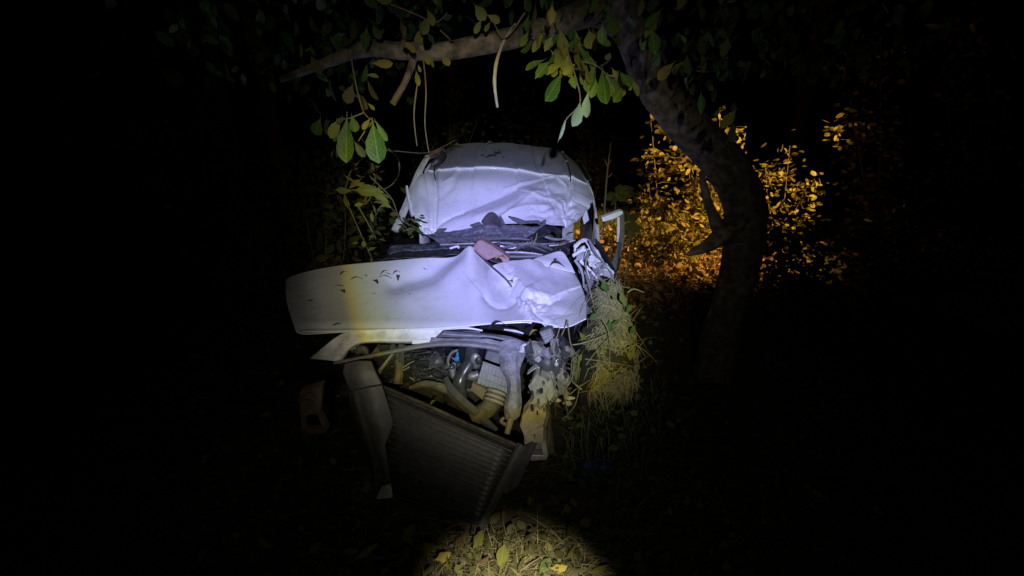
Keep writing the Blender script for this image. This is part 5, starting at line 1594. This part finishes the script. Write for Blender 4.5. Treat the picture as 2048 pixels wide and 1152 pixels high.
for k in range(1500):
    y = random.uniform(.8, 2.6); x = random.uniform(-1.2, 1.2) * (.4 + y * .6)
    if under_wreck(x, y): continue
    dense = 1.0
    blade(gs, Vector((x, y, GH(x, y) + .005)), Vector((random.gauss(0, 1), random.gauss(0, 1), random.uniform(.05, .7))), random.uniform(.06, .22), random.uniform(.0008, .002), .3)
for k in range(1300):
    p = PZ(random.gauss(1050, 95), random.uniform(1075, 1200)); 
    p.z = GH(p.x, p.y) + random.uniform(.005, .05)
    blade(gs, p, Vector((random.gauss(0, 1), random.gauss(0, 1), random.uniform(-.1, .5))), random.uniform(.04, .13), random.uniform(.0007, .0022), .25)
tag(gs.build("dry_grass", M_straw, smooth=False), "thin dry straw strewn over the leaves in the foreground", None, None, "stuff")
# larger foreground leaves, one by one
gfl = "large fallen leaves in the foreground"
big = [(710, 1118, .10, "yg", "pale narrow leaf at the lower left of the foreground", .6), (838, 1095, .09, "yg", "folded olive leaf left of the torchlit patch", -.3), (808, 1080, .08, "yg", "upright olive leaf left of the torchlit patch, behind the folded one", 1.2),
       (835, 1015, .075, "yg", "pale boat-shaped leaf below the bumper", .1), (815, 985, .06, "yg", "slim yellow leaf beside the bumper's end cap", 1.2), (748, 1128, .08, "dull", "dull leaf low in the left foreground", -.7),
       (905, 1085, .08, "brown", "rusty leaf at the upper left of the torchlit patch", .5), (945, 1095, .085, "yg", "tall olive leaf at the top of the torchlit patch", 1.1), (870, 1118, .07, "yel", "bright yellow-green leaf at left of the torchlit patch", .2),
       (1000, 1130, .09, "yg", "pale green leaf in the middle of the torchlit patch", 1.4), (950, 1128, .07, "brown", "orange brown leaf in the torchlit straw", .4), (1100, 1130, .075, "yel", "yellow leaf at right of the torchlit patch", -.3),
       (1130, 1112, .07, "yg", "yellow-green lobed leaf on the right of the torchlit patch", .8), (1080, 1140, .07, "green", "small green leaf at the bottom of the torchlit patch", .9), (1180, 1138, .08, "yg", "dim olive leaf at the right end of the torchlit patch", .1),
       (1010, 1105, .06, "brown", "curled russet leaf above the pale green leaf", 2.0), (1060, 1090, .06, "yg", "small olive leaf at the dark upper rim of the torchlit patch", 2.4), (900, 1140, .06, "yel", "pale leaf at the bottom left of the torchlit patch", 1.9)]
for px, py, l, col, lb_, an in big:
    p = PZ(px, py, .05)
    p.z = GH(p.x, p.y) + .045
    d = Vector((math.cos(an), math.sin(an) * .8, .35))
    o = put_leaf(None, LM[col, random.choice(("oval", "lance", "lobed"))], p, d, l, random.uniform(.9, 1.3), name="fallen_leaf", roll=random.uniform(-.5, .5))
    tag(o, lb_, "leaf", gfl)
tw = MB().tube([PZ(1030, 1150, .03), PZ(1060, 1128, .05), PZ(1085, 1112, .06)], [.0045, .004, .0025], 6, 12, wob=.1).build("fallen_twig", M_twig)
tag(tw, "pale twig lying across the torchlit leaves", "twig")
tw = MB().tube([PZ(1000, 930, .06), PZ(1055, 905, .09), PZ(1100, 890, .12)], [.003, .003, .002], 5, 12, wob=.1).build("fallen_twig", M_twig)
tag(tw, "thin twig crossing in front of the mud-coated chassis end", "twig")
